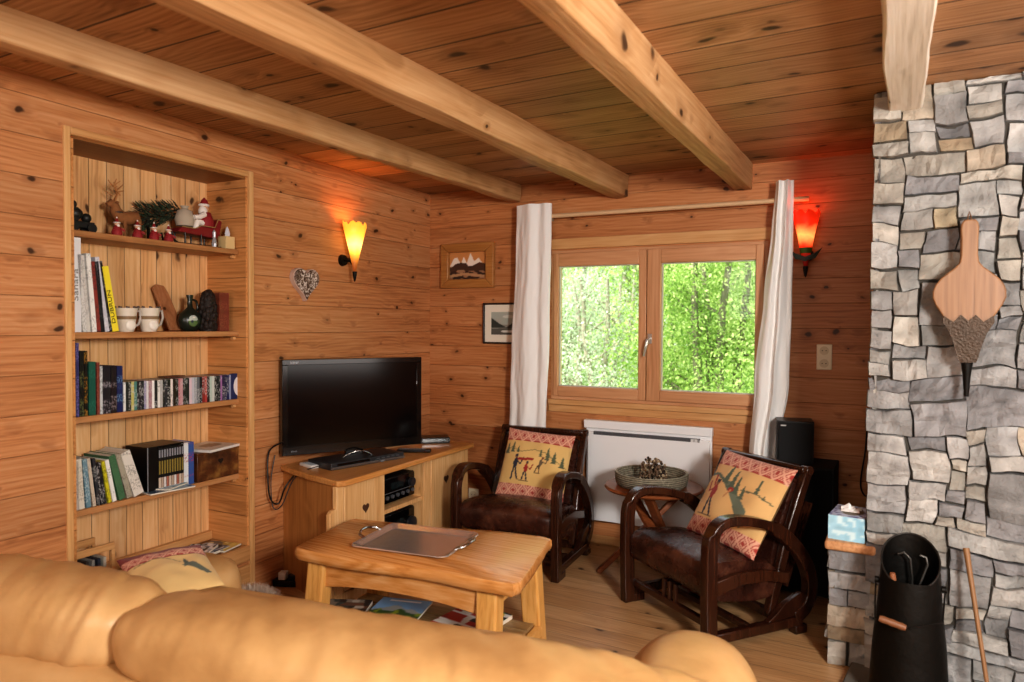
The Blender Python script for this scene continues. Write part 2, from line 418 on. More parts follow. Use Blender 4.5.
def stones(mb, rects, u, fr, seed, tanp=.07, d0=.0, dd=.028, jit=.019, shade=1):
    """fr(x, z, d) maps wall coordinates (d = distance out of the wall) to the room"""
    R_ = random.Random(seed)
    def wp(x, z):
        q = Vector((x*4.1+seed, z*4.1, seed*.7)); q2 = Vector((x*13, z*13, seed+3.))
        kx = min(1, max(.15, x/.12))
        return x+(noise.noise(q)*jit*1.6+noise.noise(q2)*jit*.6)*kx, z+noise.noise(q+Vector((9,9,9)))*jit*1.6+noise.noise(q2+Vector((5,0,0)))*jit*.7
    for (a, b, c, d) in rects:
        x0, x1, z0, z1 = a*u, b*u, c*u, d*u
        g = .0+R_.random()*.0012
        col = Vector(R_.choice(TANS) if R_.random() < tanp else R_.choice(GREYS))*(.85+.3*R_.random())*shade
        dep = d0+R_.random()*dd; tx = (R_.random()-.5)*.10; tz = (R_.random()-.5)*.14
        nx = max(4, int((x1-x0)/.018)); nz = max(4, int((z1-z0)/.018)); sd = R_.random()*50
        cj = [((R_.random()-.5)*.014-.0, (R_.random()-.5)*.014) for _ in range(4)]
        W_, H_ = x1-x0, z1-z0
        base = len(mb.v)
        for j in range(nz+1):
            for i in range(nx+1):
                s, t = i/nx, j/nz
                bx = min(i, nx-i); bz = min(j, nz-j); e = min(bx, bz)
                # first ring sits close to the border so that edges stay crisp
                ss = s if 0 < bx else s; 
                X = x0+g+(W_-2*g)*(s if bx != 1 else ((.0035/W_) if i == 1 else 1-.0035/W_))
                Z = z0+g+(H_-2*g)*(t if bz != 1 else ((.0035/H_) if j == 1 else 1-.0035/H_))
                X += (cj[0][0]*(1-s)*(1-t)+cj[1][0]*s*(1-t)+cj[2][0]*(1-s)*t+cj[3][0]*s*t)
                Z += (cj[0][1]*(1-s)*(1-t)+cj[1][1]*s*(1-t)+cj[2][1]*(1-s)*t+cj[3][1]*s*t)*.8
                n1 = noise.noise(Vector((X*16, Z*22, sd)))*.015+noise.noise(Vector((X*45, Z*60, sd)))*.009
                D = dep+(s-.5)*tx*min(W_, .2)+(t-.5)*tz*min(H_, .15)+n1
                if e == 0:
                    D = -.014
                    X += noise.noise(Vector((Z*40, X*40, sd)))*.004; Z += noise.noise(Vector((X*40, Z*40, sd+9)))*.004
                elif e == 1: D -= .007*R_.random()
                X, Z = wp(X, Z)
                mb.v.append(Vector(fr(X, Z, D)))
                k = (1+.45*noise.noise(Vector((X*14, Z*20, sd+2)))+.35*noise.noise(Vector((X*50, Z*60, sd+5))))
                mb.c[len(mb.v)-1] = tuple(col*k*(.42 if e == 0 else 1))
        for j in range(nz):
            for i in range(nx):
                q = base+j*(nx+1)+i; mb.f.append((q, q+1, q+nx+2, q+nx+1)); mb.m.append(0)
U = .0256
m = MB()
nx, nz = int(round((CX1-CX0)/U)), int(round((H)/U))
stones(m, lay(nx, nz, 11), (CX1-CX0)/nx, lambda x, z, d: (CX0+x, CY-d, z), 5)
nz2 = nz; ny = int(round(1.05/U))
stones(m, lay(ny, nz2, 22), U, lambda x, z, d: (CX0-d*.6+.022, CY+x, z), 8)
m.box(CX0+.012, CX1, CY+.012, 4.28, 0, H, m=1)
struct('wall_chimney', m, [STONE, P('48443e', .9)], fixn=False)
# low stone bench beside the chimney
BX0, BX1, BY0, BY1, BZ = -.262, -.100, 3.135, 3.72, .475
m = MB()
rows = []; z = 0; R_ = random.Random(4)
hs = [.105, .055, .085, .07, .075, .085]
uu = BX1-BX0
for k, h in enumerate(hs):
    if k in (0, 3): rows += [(0, .48, z, z+h), (.48, 1, z, z+h)]
    else: rows.append((0, 1, z, z+h))
    z += h
rr = [(a*uu, b*uu, c, d) for a, b, c, d in rows]
stones(m, [(a, b, c, d) for a, b, c, d in rr], 1, lambda x, z, d: (BX0+x, BY0-d, z), 13, .2, dd=.012, jit=.004, shade=.9)
side = []; z = 0
for k, h in enumerate(hs):
    e = [0, .21+.05*(k % 3), .40+.04*(k % 2), .585]
    side += [(e[i], e[i+1], z, z+h) for i in range(3)]; z += h
stones(m, side, 1, lambda x, z, d: (BX0-d+.012, BY0+x, z), 14, .2, dd=.012, jit=.004, shade=.9)
m.box(BX0+.012, BX1+.02, BY0+.012, BY1, 0, .474, m=1)
struct('wall_bench', m, [STONE, P('48443e', .9)], fixn=False)
m = MB(); m.box(BX0-.012, BX1+.012, BY0-.03, BY1, .474, .512)
for k in range(3): pass
o = m.build('bench_slab', wood('slab_wood', hexc('9a6840'), hexc('c89468'), hexc('dcb088'), 'y', None, knots=3, kr=.05), bevel=.012, seg=3)
tag(o, 'short brown wooden slab capping the low stone bench beside the chimney', 'slab')
# hearth slab
m = MB(); m.prism([(-.22, 2.62), (1.2, 2.55), (1.2, 3.14), (-.17, 3.14)], .0, .028, 'z')
struct('trim_1', m, plain('hearth_stone', hexc('6a665f'), .8, bump=.004, bs=20, vary=.3), bevel=.006)

# ---- niche (bookcase let into the wall)
bc = thing('bookcase', 'tall built-in pine bookcase with four shelves recessed in the left wall', 'bookcase', LW(NS0, 0, NZ0), AL)
def bcb(name, mat, *boxes, **k):     # boxes given in wall coordinates (s, off, z)
    mb = MB()
    for b in boxes: mb.box(b[0]-NS0, b[1]-NS0, b[2], b[3], b[4]-NZ0, b[5]-NZ0)
    return mb.build(name, mat, bc, **k)
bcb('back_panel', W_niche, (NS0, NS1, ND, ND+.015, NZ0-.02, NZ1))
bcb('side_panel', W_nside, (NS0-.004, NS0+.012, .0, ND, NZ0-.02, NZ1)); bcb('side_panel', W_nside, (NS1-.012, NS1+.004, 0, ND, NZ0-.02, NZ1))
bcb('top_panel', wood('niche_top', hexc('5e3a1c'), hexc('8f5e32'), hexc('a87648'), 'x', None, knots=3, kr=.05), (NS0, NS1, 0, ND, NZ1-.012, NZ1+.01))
bcb('base_panel', W_shelf, (NS0, NS1, 0, ND, NZ0-.03, NZ0-.008))
bcb('trim_strip', W_trim, (NS0-.029, NS0-.003, -.010, .004, .06, 2.142), bevel=.004)
bcb('trim_strip', W_trim, (NS1-.001, NS1+.030, -.014, .004, .06, 2.142), bevel=.004)
bcb('trim_strip', W_trimx, (NS0-.003, NS1-.001, -.010, .004, 2.112, 2.142), bevel=.004)
bcb('front_rail', W_trimx, (NS0, NS1, -.012, .008, .185, .262), (NS0, NS1, -.01, .008, .06, .165), bevel=.003)
bcb('back_rail', W_trimx, (NS0+.14, NS1-.012, ND-.03, ND-.005, NZ0, NZ0+.045), bevel=.003)
SF = .05   # shelf front edge, behind the wall face
SZ = {1: 1.752, 2: 1.342, 3: 1.000, 4: .622}
for k, z in SZ.items():
    bcb('shelf', W_shelf, (NS0+.012, NS1-.012, SF, ND, z-.026, z), bevel=.003)
    mb = MB(); mb.cyl((NS1-.012-NS0, SF+.03, z-.036-NZ0), (NS1-.030-NS0, SF+.03, z-.036-NZ0), .009, n=10); mb.build('shelf_peg', W_trim, bc, smooth=40)

# ---- window
wn = thing('window_1', None, None, BW(WS0, 0, WZ0), AB); wn['kind'] = 'structure'
def wb(name, mat, *boxes, parent=wn, **k):
    mb = MB()
    for b in boxes: mb.box(b[0]-WS0, b[1]-WS0, b[2], b[3], b[4]-WZ0, b[5]-WZ0)
    o = mb.build(name, mat, parent, **k); return o
wb('window_frame', W_win, (WS0, WS1, -.004, .09, WZ1-.03, WZ1), (WS0, WS1, -.004, .09, WZ0, WZ0+.03), bevel=.003)
wb('window_frame', W_winz, (WS0, WS0+.022, -.004, .09, WZ0+.03, WZ1-.03), (WS1-.022, WS1, -.004, .09, WZ0+.03, WZ1-.03), bevel=.003)
glassN = NT('window_glass'); tr = glassN.n('BsdfTransparent', {0: (.97, .98, .97, 1)}); gl = glassN.n('BsdfGlossy', {'Roughness': .02})
fz = glassN.n('Fresnel', {0: 1.45}); mx = glassN.n('MixShader', {0: glassN.m('MULTIPLY', fz, .35), 1: tr, 2: gl}); glassN.t.links.new(mx.outputs[0], glassN.out.inputs[0])
for (s0, s1, g0, g1, yo) in ((WS0+.02, 1.578, .997, 1.530, -.018), (1.584, WS1-.018, 1.668, 2.212, -.026)):
    q = wb('window_sash', W_win, (g0, g1, yo, .05, 1.757, 1.842), (g0, g1, yo, .05, .922, .988), bevel=.004)
    q2 = wb('sash_stile', W_winz, (s0, g0, yo, .05, .922, 1.842), bevel=.004); q3 = wb('sash_stile', W_winz, (g1, s1, yo, .05, .922, 1.842), bevel=.004)
    wb('glass_pane', glassN.mat, (g0-.005, g1+.005, .02, .024, .983, 1.762), parent=wn)
    wb('glazing_bead', P('b9b6aa', .5), (g0, g0+.006, .004, .018, .988, 1.757), (g1-.006, g1, .004, .018, .988, 1.757), (g0+.006, g1-.006, .004, .018, .988, .994), (g0+.006, g1-.006, .004, .018, 1.751, 1.757))
mb = MB(); hx, hz = 1.606-WS0, 1.30-WZ0
mb.box(hx-.012, hx+.012, -.034, -.024, hz-.03, hz+.03); mb.tube([(hx, -.03, hz), (hx, -.06, hz), (hx-.004, -.068, hz-.01), (hx-.016, -.068, hz-.06), (hx-.026, -.066, hz-.105)], [.009, .009, .009, .008, .006], 10)
mb.build('window_handle', P('c9c6c2', .3, metal=.8), wn, smooth=50)
m = MB(); m.box(.93-.0, 2.30, -.018, 0, 1.868, 1.935); struct('trim_2', m, W_trimx, loc=CORN, rotz=AB, bevel=.003)
m = MB(); m.box(.93, 2.30, -.028, 0, .868, .902); struct('trim_3', m, W_trimx, loc=CORN, rotz=AB, bevel=.004)
m = MB(); m.box(.93, 2.30, -.012, 0, .82, .866); struct('trim_4', m, W_trimx, loc=CORN, rotz=AB, bevel=.003)

# ---- curtain rod and curtains
rs0, rz0 = at_b(538.8, 217, -.10); rs1, rz1 = at_b(809, 198.5, -.10)
rod = thing('curtain_rod', 'pale wooden curtain rod running above the window', 'curtain rod', BW(rs0, -.10, rz0), AB)
mb = MB(); mb.tube([(-.02, 0, 0), (rs1-rs0, 0, rz1-rz0)], .0135, 14); mb.build('rod', P('d6b48e', .5), rod, smooth=50)
for s in (.05, (rs1-rs0)-.12):
    mb = MB(); mb.box(s-.012, s+.012, -.005, .10, -.02, .012); mb.build('bracket', P('a8967e', .5), rod, bevel=.004)
def curtain(spec, label, folds, depth, name='curtain', off=-.115, seed=0):
    """spec rows: z, s_left, s_right ; closed gathered tube of cloth"""
    zt, zb = spec[0][0], spec[-1][0]
    org = BW((spec[0][1]+spec[0][2])/2, off, zb); sc = (spec[0][1]+spec[0][2])/2
    nz_, n = 60, 96; mb = MB(); vs = []
    for j in range(nz_+1):
        z = zt+(zb-zt)*j/nz_
        for a, b in zip(spec, spec[1:]):
            if a[0] >= z >= b[0]: break
        t = (a[0]-z)/(a[0]-b[0]); t = t*t*(3-2*t); l = a[1]+(b[1]-a[1])*t-sc; r = a[2]+(b[2]-a[2])*t-sc
        for i in range(n):
            th = 2*pi*i/n; x = cos(th); y = sin(th)
            u = x; w_ = (r-l)/2
            ph = seed+noise.noise(Vector((u*1.2, z*.9, seed)))*2.2
            f = .5+.5*cos(folds*pi*u+ph); wr = noise.noise(Vector((u*5, z*7, seed+3)))*.007*(1 if z < zt-.1 else .3)
            yy = y*(depth*(.35+.65*f))+wr
            xx = (l+r)/2+w_*x*(1+.0*f)+noise.noise(Vector((x*2, z*3, y*2+seed)))*.006
            vs.append((xx, yy, z-zb+(.02*cos(folds*pi*u*.7) if j == nz_ else 0)))
    fs = []
    for j in range(nz_):
        for i in range(n): fs.append((j*n+i, j*n+(i+1) % n, (j+1)*n+(i+1) % n, (j+1)*n+i))
    fs += [tuple(range(n)), tuple(nz_*n+k for k in range(n-1, -1, -1))]
    mb.add(vs, fs)
    o = mb.build(name, CLOTH, loc=org, rotz=AB, smooth=70); return tag(o, label, 'curtain')
def rows(px):
    out = []
    for (y, xl, xr) in px:
        sl, z = at_b(xl, y, -.115); sr, _ = at_b(xr, y, -.115); out.append((z, sl, sr))
    return out
curtain(rows([(206, 517, 552), (260, 516, 551), (340, 512, 549), (400, 510, 547), (432, 509, 546)]), 'white curtain gathered at the left side of the window', 1.7, .045, seed=1.3)
curtain(rows([(182, 776, 794), (230, 772, 793), (300, 763, 792), (380, 755, 789), (458, 749, 776)]), 'white curtain gathered at the right side of the window', 2.2, .06, seed=4.1)

# ---- wall radiator
a0 = at_b(583.4, 419.5, -.06); a1 = at_b(712, 428.3, -.06); a2 = at_b(594, 520, -.06)
rx0, rx1, rz1_, rz0_ = a0[0], a1[0], (a0[1]+a1[1])/2, a2[1]
rad = thing('radiator', 'flat white electric panel radiator mounted below the window', 'radiator', BW(rx0, 0, rz0_), AB)
w_, h_ = rx1-rx0, rz1_-rz0_
mb = MB(); mb.box(0, w_, -.055, -.012, h_-.052, h_); mb.box(0.012, w_-.004, -.04, -.012, 0.01, h_-.05); mb.build('casing', WHITE, rad, bevel=.004)
mb = MB(); mb.box(.03, w_-.012, -.064, -.04, 0, h_-.075); mb.build('front_panel', WHITE, rad, bevel=.004)
mb = MB(); mb.box(.07, w_-.07, -.066, -.045, h_-.088, h_-.068)
for i in range(30): 
    x = .08+i*(w_-.16)/29; mb.box(x, x+.003, -.069, -.065, h_-.086, h_-.07)
mb.build('outlet_grille', P('55565a', .5), rad)
mb = MB(); mb.box(w_-.12, w_-.075, -.068, -.06, h_-.088, h_-.07); mb.build('controls', P('d8d8d8', .4), rad)
for x in (.12, w_-.12):
    mb = MB(); mb.box(x-.02, x+.02, -.03, 0, .05, h_-.05); mb.build('mounting_bracket', P('b8b8b8', .5), rad)

# ---- outlet and small low outlet
def plate(s, z, w, h, label, double=True):
    t = thing('wall_socket', label, 'socket', BW(s, 0, z), AB)
    mb = MB(); mb.box(-w/2, w/2, -.01, 0, -h/2, h/2); mb.build('cover_plate', WPLAST, t, bevel=.004)
    for k in ((.25, -.25) if double else (0,)):
        mb = MB(); mb.cyl((0, -.008, k*h), (0, -.013, k*h), w*.3, n=20); mb.build('socket_face', P('d6c8a8', .45), t, smooth=40)
        mb = MB(); [mb.cyl((q*w*.12, -.012, k*h), (q*w*.12, -.0135, k*h), .003, n=8) for q in (-1, 1)]; mb.build('contact_hole', P('2a2620', .6), t)
plate(2.572, 1.213, .078, .14, 'cream double wall socket between the right curtain and the chimney')
s_, z_ = at_b(474, 494, 0)
plate(s_, z_, .08, .08, 'small cream wall socket low on the back wall beside the left armchair', False)

# ---- sconces
def sconce(base, rz, label, R, Ht, colA, colB, warm, power, leaf=False, tilt=.0):
    t = thing('wall_sconce', label, 'wall lamp', base, rz)
    mb = MB(); mb.cyl((0, 0, 0), (0, -.02, 0), .035, .03, n=20); mb.tube([(0, -.015, 0), (0, -.06, -.005), (0, -.085, -.03)], .008, 8); mb.build('wall_plate', IRON, t, smooth=40)
    N = NT('shade_'+name_of(colA)); z = N.n('SeparateXYZ', {0: N.obj()}).outputs[2]
    f = N.sm(z, -.08, Ht*1.05); c = N.ramp(N.m('ADD', f, N.m('MULTIPLY', N.noise(N.obj(), 22, 3), .25)), [(.1, colB), (.45, colA), (.72, warm), (1., colA)])
    es = N.ramp(f, [(.05, (.04,)*3), (.45, (.9,)*3), (.75, (1,)*3), (.98, (.45,)*3)])
    b = N.bsdf(c, .5, **{'Emission Color': c, 'Emission Strength': N.m('MULTIPLY', N.t and es, power)})
    rr = random.Random(3)
    jg = [rr.random()*.035-.01 for _ in range(60)]
    prof = [(.008, -.075), (.016, -.04), (.03, .02), (R*.62, Ht*.45), (R*.85, Ht*.78), (R, Ht)]
    mb = MB(); mb.lathe(prof, 28, o=(0, -.095, 0), sy=.8, jag=lambda i, k: (jg[(k % 28)] if i == 5 else 0))
    o = mb.build('lamp_shade', N.mat, t, smooth=60); q = o.modifiers.new('s', 'SOLIDIFY'); q.thickness = .003
    mb = MB(); mb.lathe([(.0, -.13), (.006, -.12), (.012, -.09), (.014, -.07), (0, -.065)], 12, o=(0, -.095, 0)); mb.build('finial', IRON, t, smooth=60)
    if leaf:
        mb = MB()
        for sg, a in ((1, .5), (-1, 2.7)):
            mb.add([(0, -.13, -.02), (sg*.05, -.125, .0), (sg*.085, -.11, .03), (sg*.05, -.125, -.03), (0, -.13, -.045)], [(0, 1, 2, 3, 4)])
        mb.build('leaf_ornament', P('20281a', .5), t)
        mb = MB(); mb.lathe([(.027, .0), (.034, .03)], 20, o=(0, -.095, 0), sy=.85); mb.build('green_band', P('4a6a24', .5), t)
    return t
def name_of(c): return 'sconce_%d' % int(sum(c)*1000)
s_, z_ = at_l(342, 257, 0)
sconce(LW(s_, 0, z_-.02), AL, 'glowing yellow torch-shaped wall lamp above the television', .078, .20, hexc('ffb23c'), hexc('b4522a'), hexc('ffd878'), 1.9)
s_, z_ = at_b(806, 250, -.08)
sconce(BW(s_, 0, z_-.02), AB, 'glowing red glass wall lamp beside the right curtain', .070, .215, hexc('ff3010'), hexc('8a1408'), hexc('ffb060'), 1.15, True)
for pos, colr, en in ((LW(at_l(357, 235, -.1)[0], -.10, at_l(357, 243, -.1)[1]), (1, .5, .18), 1.5), (BW(at_b(808, 225, -.08)[0], -.09, at_b(808, 222, -.08)[1]), (1, .16, .06), .45)):
    l = bpy.data.lights.new('sconce_bulb', 'POINT'); l.energy = en; l.color = colr; l.shadow_soft_size = .03
    o = bpy.data.objects.new('sconce_bulb', l); COL.objects.link(o); o.location = pos+Vector((0, 0, .05))
# ================================================================== DRAWN PATTERNS
class Art:
    def __init__(s, bg): s.bg = bg; s.it = []
    def ell(s, cx, cy, rx, ry, col, rot=0): s.it.append(('e', (cx, cy, rx, ry, cos(rot), sin(rot)), col)); return s
    def line(s, x0, y0, x1, y1, w, col): s.it.append(('l', (x0, y0, x1, y1, w), col)); return s
    def path(s, pts, w, col):
        for a, b in zip(pts, pts[1:]): s.line(*a, *b, w, col)
        return s
    def poly(s, pts, col): s.it.append(('p', pts, col)); return s
    def __call__(s, u, v):
        c = s.bg(u, v) if callable(s.bg) else s.bg
        for k, d, col in s.it:
            hit = False
            if k == 'e':
                x, y = u-d[0], v-d[1]; a = x*d[4]+y*d[5]; b = -x*d[5]+y*d[4]; hit = (a/d[2])**2+(b/d[3])**2 < 1
            elif k == 'l':
                x0, y0, x1, y1, w = d; dx, dy = x1-x0, y1-y0; L = dx*dx+dy*dy or 1e-9
                t = max(0, min(1, ((u-x0)*dx+(v-y0)*dy)/L)); hit = (u-x0-dx*t)**2+(v-y0-dy*t)**2 < w*w
            else:
                j = len(d)-1
                for i in range(len(d)):
                    (xi, yi), (xj, yj) = d[i], d[j]
                    if (yi > v) != (yj > v) and u < (xj-xi)*(v-yi)/(yj-yi)+xi: hit = not hit
                    j = i
            if hit: c = col(u, v) if callable(col) else col
        return c
def fir(a, x, y, h, w, col):
    for k in range(4):
        t = k/4; a.poly([(x-w*(1-t*.75), y+h*t), (x+w*(1-t*.75), y+h*t), (x, y+h*(t+.42))], col)
def skier(a, x, y, h, jacket, trousers, lean=0, pole=1):
    a.path([(x-.10*h, y), (x-.03*h+lean*h*.4, y+.45*h)], .035*h, trousers); a.path([(x+.16*h, y+.03*h), (x+.03*h+lean*h*.4, y+.45*h)], .035*h, trousers)
    a.ell(x+lean*h*.7, y+.62*h, .10*h, .20*h, jacket); a.ell(x+lean*h, y+.88*h, .065*h, .075*h, hexc('8a5a3c')); a.ell(x+lean*h, y+.93*h, .07*h, .045*h, trousers)
    a.path([(x+lean*h*.8, y+.72*h), (x+pole*.22*h+lean*h, y+.6*h), (x+pole*.3*h+lean*h, y+.85*h)], .028*h, jacket)
    a.path([(x-.30*h, y-.02*h), (x+.25*h, y-.01*h)], .012*h, hexc('6a5038'))
def band_bg(ground):
    r1, r2, r3 = hexc('a63f38'), hexc('dba890'), hexc('7c2a28')
    def bg(u, v):
        if v > .80 or v < .19:
            vv = (v-.80)/.20 if v > .8 else v/.19
            if abs(vv-.5) > .46: return r3
            a = (u*7.0+vv*1.0) % 1; b = (u*7.0-vv*1.0) % 1
            la = min(a, 1-a); lb = min(b, 1-b)
            if min(la, lb) < .11: return r2
            if .2 < min(la, lb) < .32: return r2 if vv > .15 else r1
            return r1
        n = noise.noise(Vector((u*6, v*6, 2)))*.08
        return tuple(x*(1+n) for x in ground)
    return bg
GREEN = hexc('58604a'); NAVY = hexc('2c3040'); REDJ = hexc('9c2c28')
artA = Art(band_bg(hexc('dcb878')))
artA.path([(.02,.62),(.15,.70),(.30,.64),(.5,.69),(.68,.66),(.8,.58),(.98,.50)], .006, hexc('8a7a50'))
for x, y, h, w in ((.08,.60,.14,.05),(.17,.62,.15,.045),(.26,.62,.09,.03),(.60,.60,.10,.03),(.70,.56,.16,.045),(.80,.53,.15,.045),(.92,.50,.14,.04)): fir(artA, x, y, h, w, GREEN)
skier(artA, .26, .25, .36, NAVY, NAVY, 0, 1); skier(artA, .42, .24, .28, REDJ, NAVY, .06, 1); skier(artA, .58, .37, .24, hexc('6a5a48'), hexc('5a4634'), .25, 1)
artA.line(.30, .53, .50, .55, .018, REDJ)
artB = Art(band_bg(hexc('d9b078')))
artB.path([(.0,.66),(.2,.68),(.35,.62),(.52,.50),(.65,.36),(.76,.24)], .018, hexc('5c6656'))
artB.poly([(.35,.63),(.45,.64),(.6,.52),(.78,.40),(.80,.25),(.74,.23),(.62,.38),(.5,.5)], hexc('6c7462'))
for x, y, h, w in ((.06,.66,.10,.03),(.36,.60,.20,.05),(.46,.56,.20,.05),(.54,.52,.18,.05),(.63,.50,.12,.04),(.78,.60,.16,.03),(.88,.56,.05,.03)): fir(artB, x, y, h, w, hexc('55604f'))
artB.path([(.6,.58),(.78,.60),(.98,.56)], .008, hexc('6c6a50'))
skier(artB, .26, .22, .42, REDJ, NAVY, .0, -1); artB.line(.22, .55, .19, .66, .014, REDJ); artB.ell(.48, .55, .035, .03, REDJ); artB.path([(.44,.46),(.48,.54)], .012, hexc('c08a5c'))
bgC = band_bg(hexc('d8b880'))
artC = Art(lambda u, v: bgC(u, v+.16) if v > .3 else hexc('d8b880'))
fir(artC, .66, .38, .16, .05, hexc('4a5248')); artC.poly([(.60,.42),(.72,.44),(.92,.22),(.84,.20)], hexc('5a6258'))
artC.path([(.1,.6),(.4,.66),(.6,.5)], .008, hexc('8a7a50'))

def pillow(name, label, pos, yaw, tilt, roll, size, art, T=.075, n=84, sag=.0):
    M = Matrix.Rotation(yaw, 4, 'Z') @ Matrix.Rotation(tilt, 4, 'X') @ Matrix.Rotation(roll, 4, 'Y')
    t = thing(name, label, 'cushion', pos); t.rotation_euler = M.to_euler()
    def pt(u, v, sgn):
        x, z = 2*u-1, 2*v-1
        k = ((1-x**4)*(1-z**4))**.42*(.55+.45*(1-x*x)*(1-z*z)); k = max(k, 0)
        pin = 1-.045*(1-abs(x)**3)*(abs(z)**3); pinx = 1-.045*(1-abs(z)**3)*(abs(x)**3)
        wr = noise.noise(Vector((x*2.2, z*2.2, sgn*4)))*.012
        return (x*size/2*pinx, sgn*(T*k+wr*k), z*size/2*pin)
    mb = MB(); mb.grid(lambda u, v: pt(u, v, -1), n, n, colfn=art); mb.build('printed_front', COLCL, t, smooth=180, fixn=False)
    mb = MB(); mb.grid(lambda u, v: pt(1-u, v, 1), 24, 24); mb.build('back_cover', P('a58458', .9), t, smooth=180, fixn=False)
    return t

# ================================================================== ARMCHAIRS
def armchair(label, pos, rz):
    t = thing('armchair', label, 'armchair', (*pos, 0), rz, 'bentwood leather armchairs')
    hw = .328
    for s in (-1, 1):
        x = s*(hw-.022)
        pth = [(-.012, .0), (-.018, .2), (-.018, .40), (-.010, .475), (.012, .522), (.05, .545), (.10, .550), (.18, .540), (.29, .511), (.38, .463), (.46, .395), (.52, .32), (.552, .25), (.558, .19), (.545, .14), (.51, .10), (.46, .075)]
        pw = [Vector((x, y, z)) for y, z in pth]
        # smooth the bent band
        out = []
        for i in range(len(pw)-1):
            p0 = pw[max(i-1, 0)]; p1 = pw[i]; p2 = pw[i+1]; p3 = pw[min(i+2, len(pw)-1)]
            for q in range(4):
                u = q/4; out.append(.5*((2*p1)+(-p0+p2)*u+(2*p0-5*p1+4*p2-p3)*u*u+(-p0+3*p1-3*p2+p3)*u*u*u))
        out.append(pw[-1]); W = []
        for p in out: W.append(.048+(.014 if p.z > .5 else 0))
        mb = MB(); mb.sweep(out, W, [.060-(.020 if p.z > .5 else 0) for p in out]); mb.build('arm', W_dark, t, bevel=.007, seg=3)
        mb = MB(); mb.box(x-.02, x+.02, .0, .50, .035, .078); mb.build('bottom_rail', W_dark, t, bevel=.005)
        for y0 in (.005, .455):
            mb = MB(); mb.box(x-.024-(.02 if s < 0 else 0)*0, x+.024, y0, y0+.07, 0, .04); mb.build('foot', W_dark, t, bevel=.006)
        mb = MB(); mb.prism([(.30, .078), (.52, .085), (.545, .16), (.50, .185), (.40, .15), (.35, .11)], x-.016, x+.016, 'x'); mb.build('corner_block', W_dark, t, bevel=.004)
        mb = MB(); mb.prism([(.0, .30), (.12, .318), (.26, .318), (.42, .285), (.42, .235), (.30, .262), (.15, .268), (.0, .235)], x-.015, x+.015, 'x'); mb.build('side_rail', W_dark, t, bevel=.004)
        xb = s*(hw-.062)
        mb = MB(); mb.sweep([(xb, .355, .09), (xb, .40, .24), (xb, .455, .42), (xb, .525, .60), (xb, .575, .712), (xb, .60, .728)], .036, [.045, .045, .045, .045, .04, .03]); mb.build('back_post', W_dark, t, bevel=.006)
        mb = MB(); mb.cyl((s*(hw-.04), .575, .718), (s*(hw-.088), .575, .718), .022, n=18); mb.build('post_scroll', W_dark, t, bevel=.004, smooth=40)
    mb = MB(); mb.box(-hw+.044, hw-.044, .0, .028, .085, .118); mb.build('stretcher', W_dark, t, bevel=.004)
    for k in (-1, 0, 1):
        mb = MB(); mb.box(k*.042-.009, k*.042+.009, .004, .022, .115, .20); mb.build('slat', W_dark, t, bevel=.003)
    mb = MB(); mb.box(-hw+.044, hw-.044, .37, .40, .06, .10); mb.box(-hw+.044, hw-.044, .20, .23, .05, .078); mb.build('cross_rail', W_dark, t, bevel=.004)
    mb = MB(); mb.sweep([(-hw+.06, .572, .718), (hw-.06, .572, .718)], .05, .035, side=(0, 1, 0)); mb.build('top_rail', W_dark, t, bevel=.012, seg=3)
    # upholstered seat: front roll, crown, slope to the rear
    def seat(u, v):
        th = 2*pi*v; n_ = 3.2; c, s_ = cos(th), sin(th)
        y = abs(c)**(2/n_)*(1 if c > 0 else -1); z = abs(s_)**(2/n_)*(1 if s_ > 0 else -1)
        x = (2*u-1); e = (1-abs(x)**10)**.5 if abs(x) < 1 else 0; e = .94+.06*e
        Y = .20+y*.215*e; dz = -.10*(Y/.42); zc = .262+dz*.5+.03
        hgt = .094*e
        Z = zc+z*hgt+(.024*(1-x*x)*(1-((Y-.2)/.24)**2) if z > 0 else 0)
        return (x*(hw-.046), Y-.016, Z+noise.noise(Vector((x*3, Y*9, z)))*.004)
    mb = MB(); mb.grid(seat, 28, 44); b0 = 0
    mb.f.append(tuple(j*29 for j in range(44))); mb.m.append(0); mb.f.append(tuple(j*29+28 for j in range(43, -1, -1))); mb.m.append(0)
    mb.build('seat', LEA_D, t, smooth=60)
    def back(u, v):
        th = 2*pi*v; c, s_ = cos(th), sin(th); n_ = 3.
        a = abs(c)**(2/n_)*(1 if c > 0 else -1); b = abs(s_)**(2/n_)*(1 if s_ > 0 else -1)
        x = 2*u-1; e = .9+.1*(1-abs(x)**8)
        L = .225*e*a; D = .042*e*b
        if b < 0: D -= .018*(1-x*x)*(1-(a*a))
        rec = .38; cy, cz = .475, .485
        pin = .008*cos(x*pi*2.5) if b < 0 else 0
        return (x*(hw-.085), cy+L*sin(rec)+(D+pin)*cos(rec), cz+L*cos(rec)-(D+pin)*sin(rec))
    mb = MB(); mb.grid(back, 28, 40)
    mb.f.append(tuple(j*29 for j in range(40))); mb.m.append(0); mb.f.append(tuple(j*29+28 for j in range(39, -1, -1))); mb.m.append(0)
    mb.build('backrest', LEA_D, t, smooth=60)
    mb = MB(); mb.box(-hw+.1, hw-.1, .50, .512, .20, .60, M=None); mb.xf(Matrix.Translation((0, .45, .2)) @ Matrix.Rotation(-.38, 4, 'X') @ Matrix.Translation((0, -.45, -.2))); mb.build('back_panel', W_dark, t)
    return t
armchair('dark bentwood armchair in worn brown leather beside the television cabinet', (-1.928, 3.398), .087)
armchair('dark bentwood armchair in worn brown leather in front of the tall black speaker', (-.941, 3.175), -.637)
pillow('cushion', 'cushion with red diamond borders and three skiers on the left armchair', (-1.935, 3.765, .533), .161, -.434, .07, .43, artA)
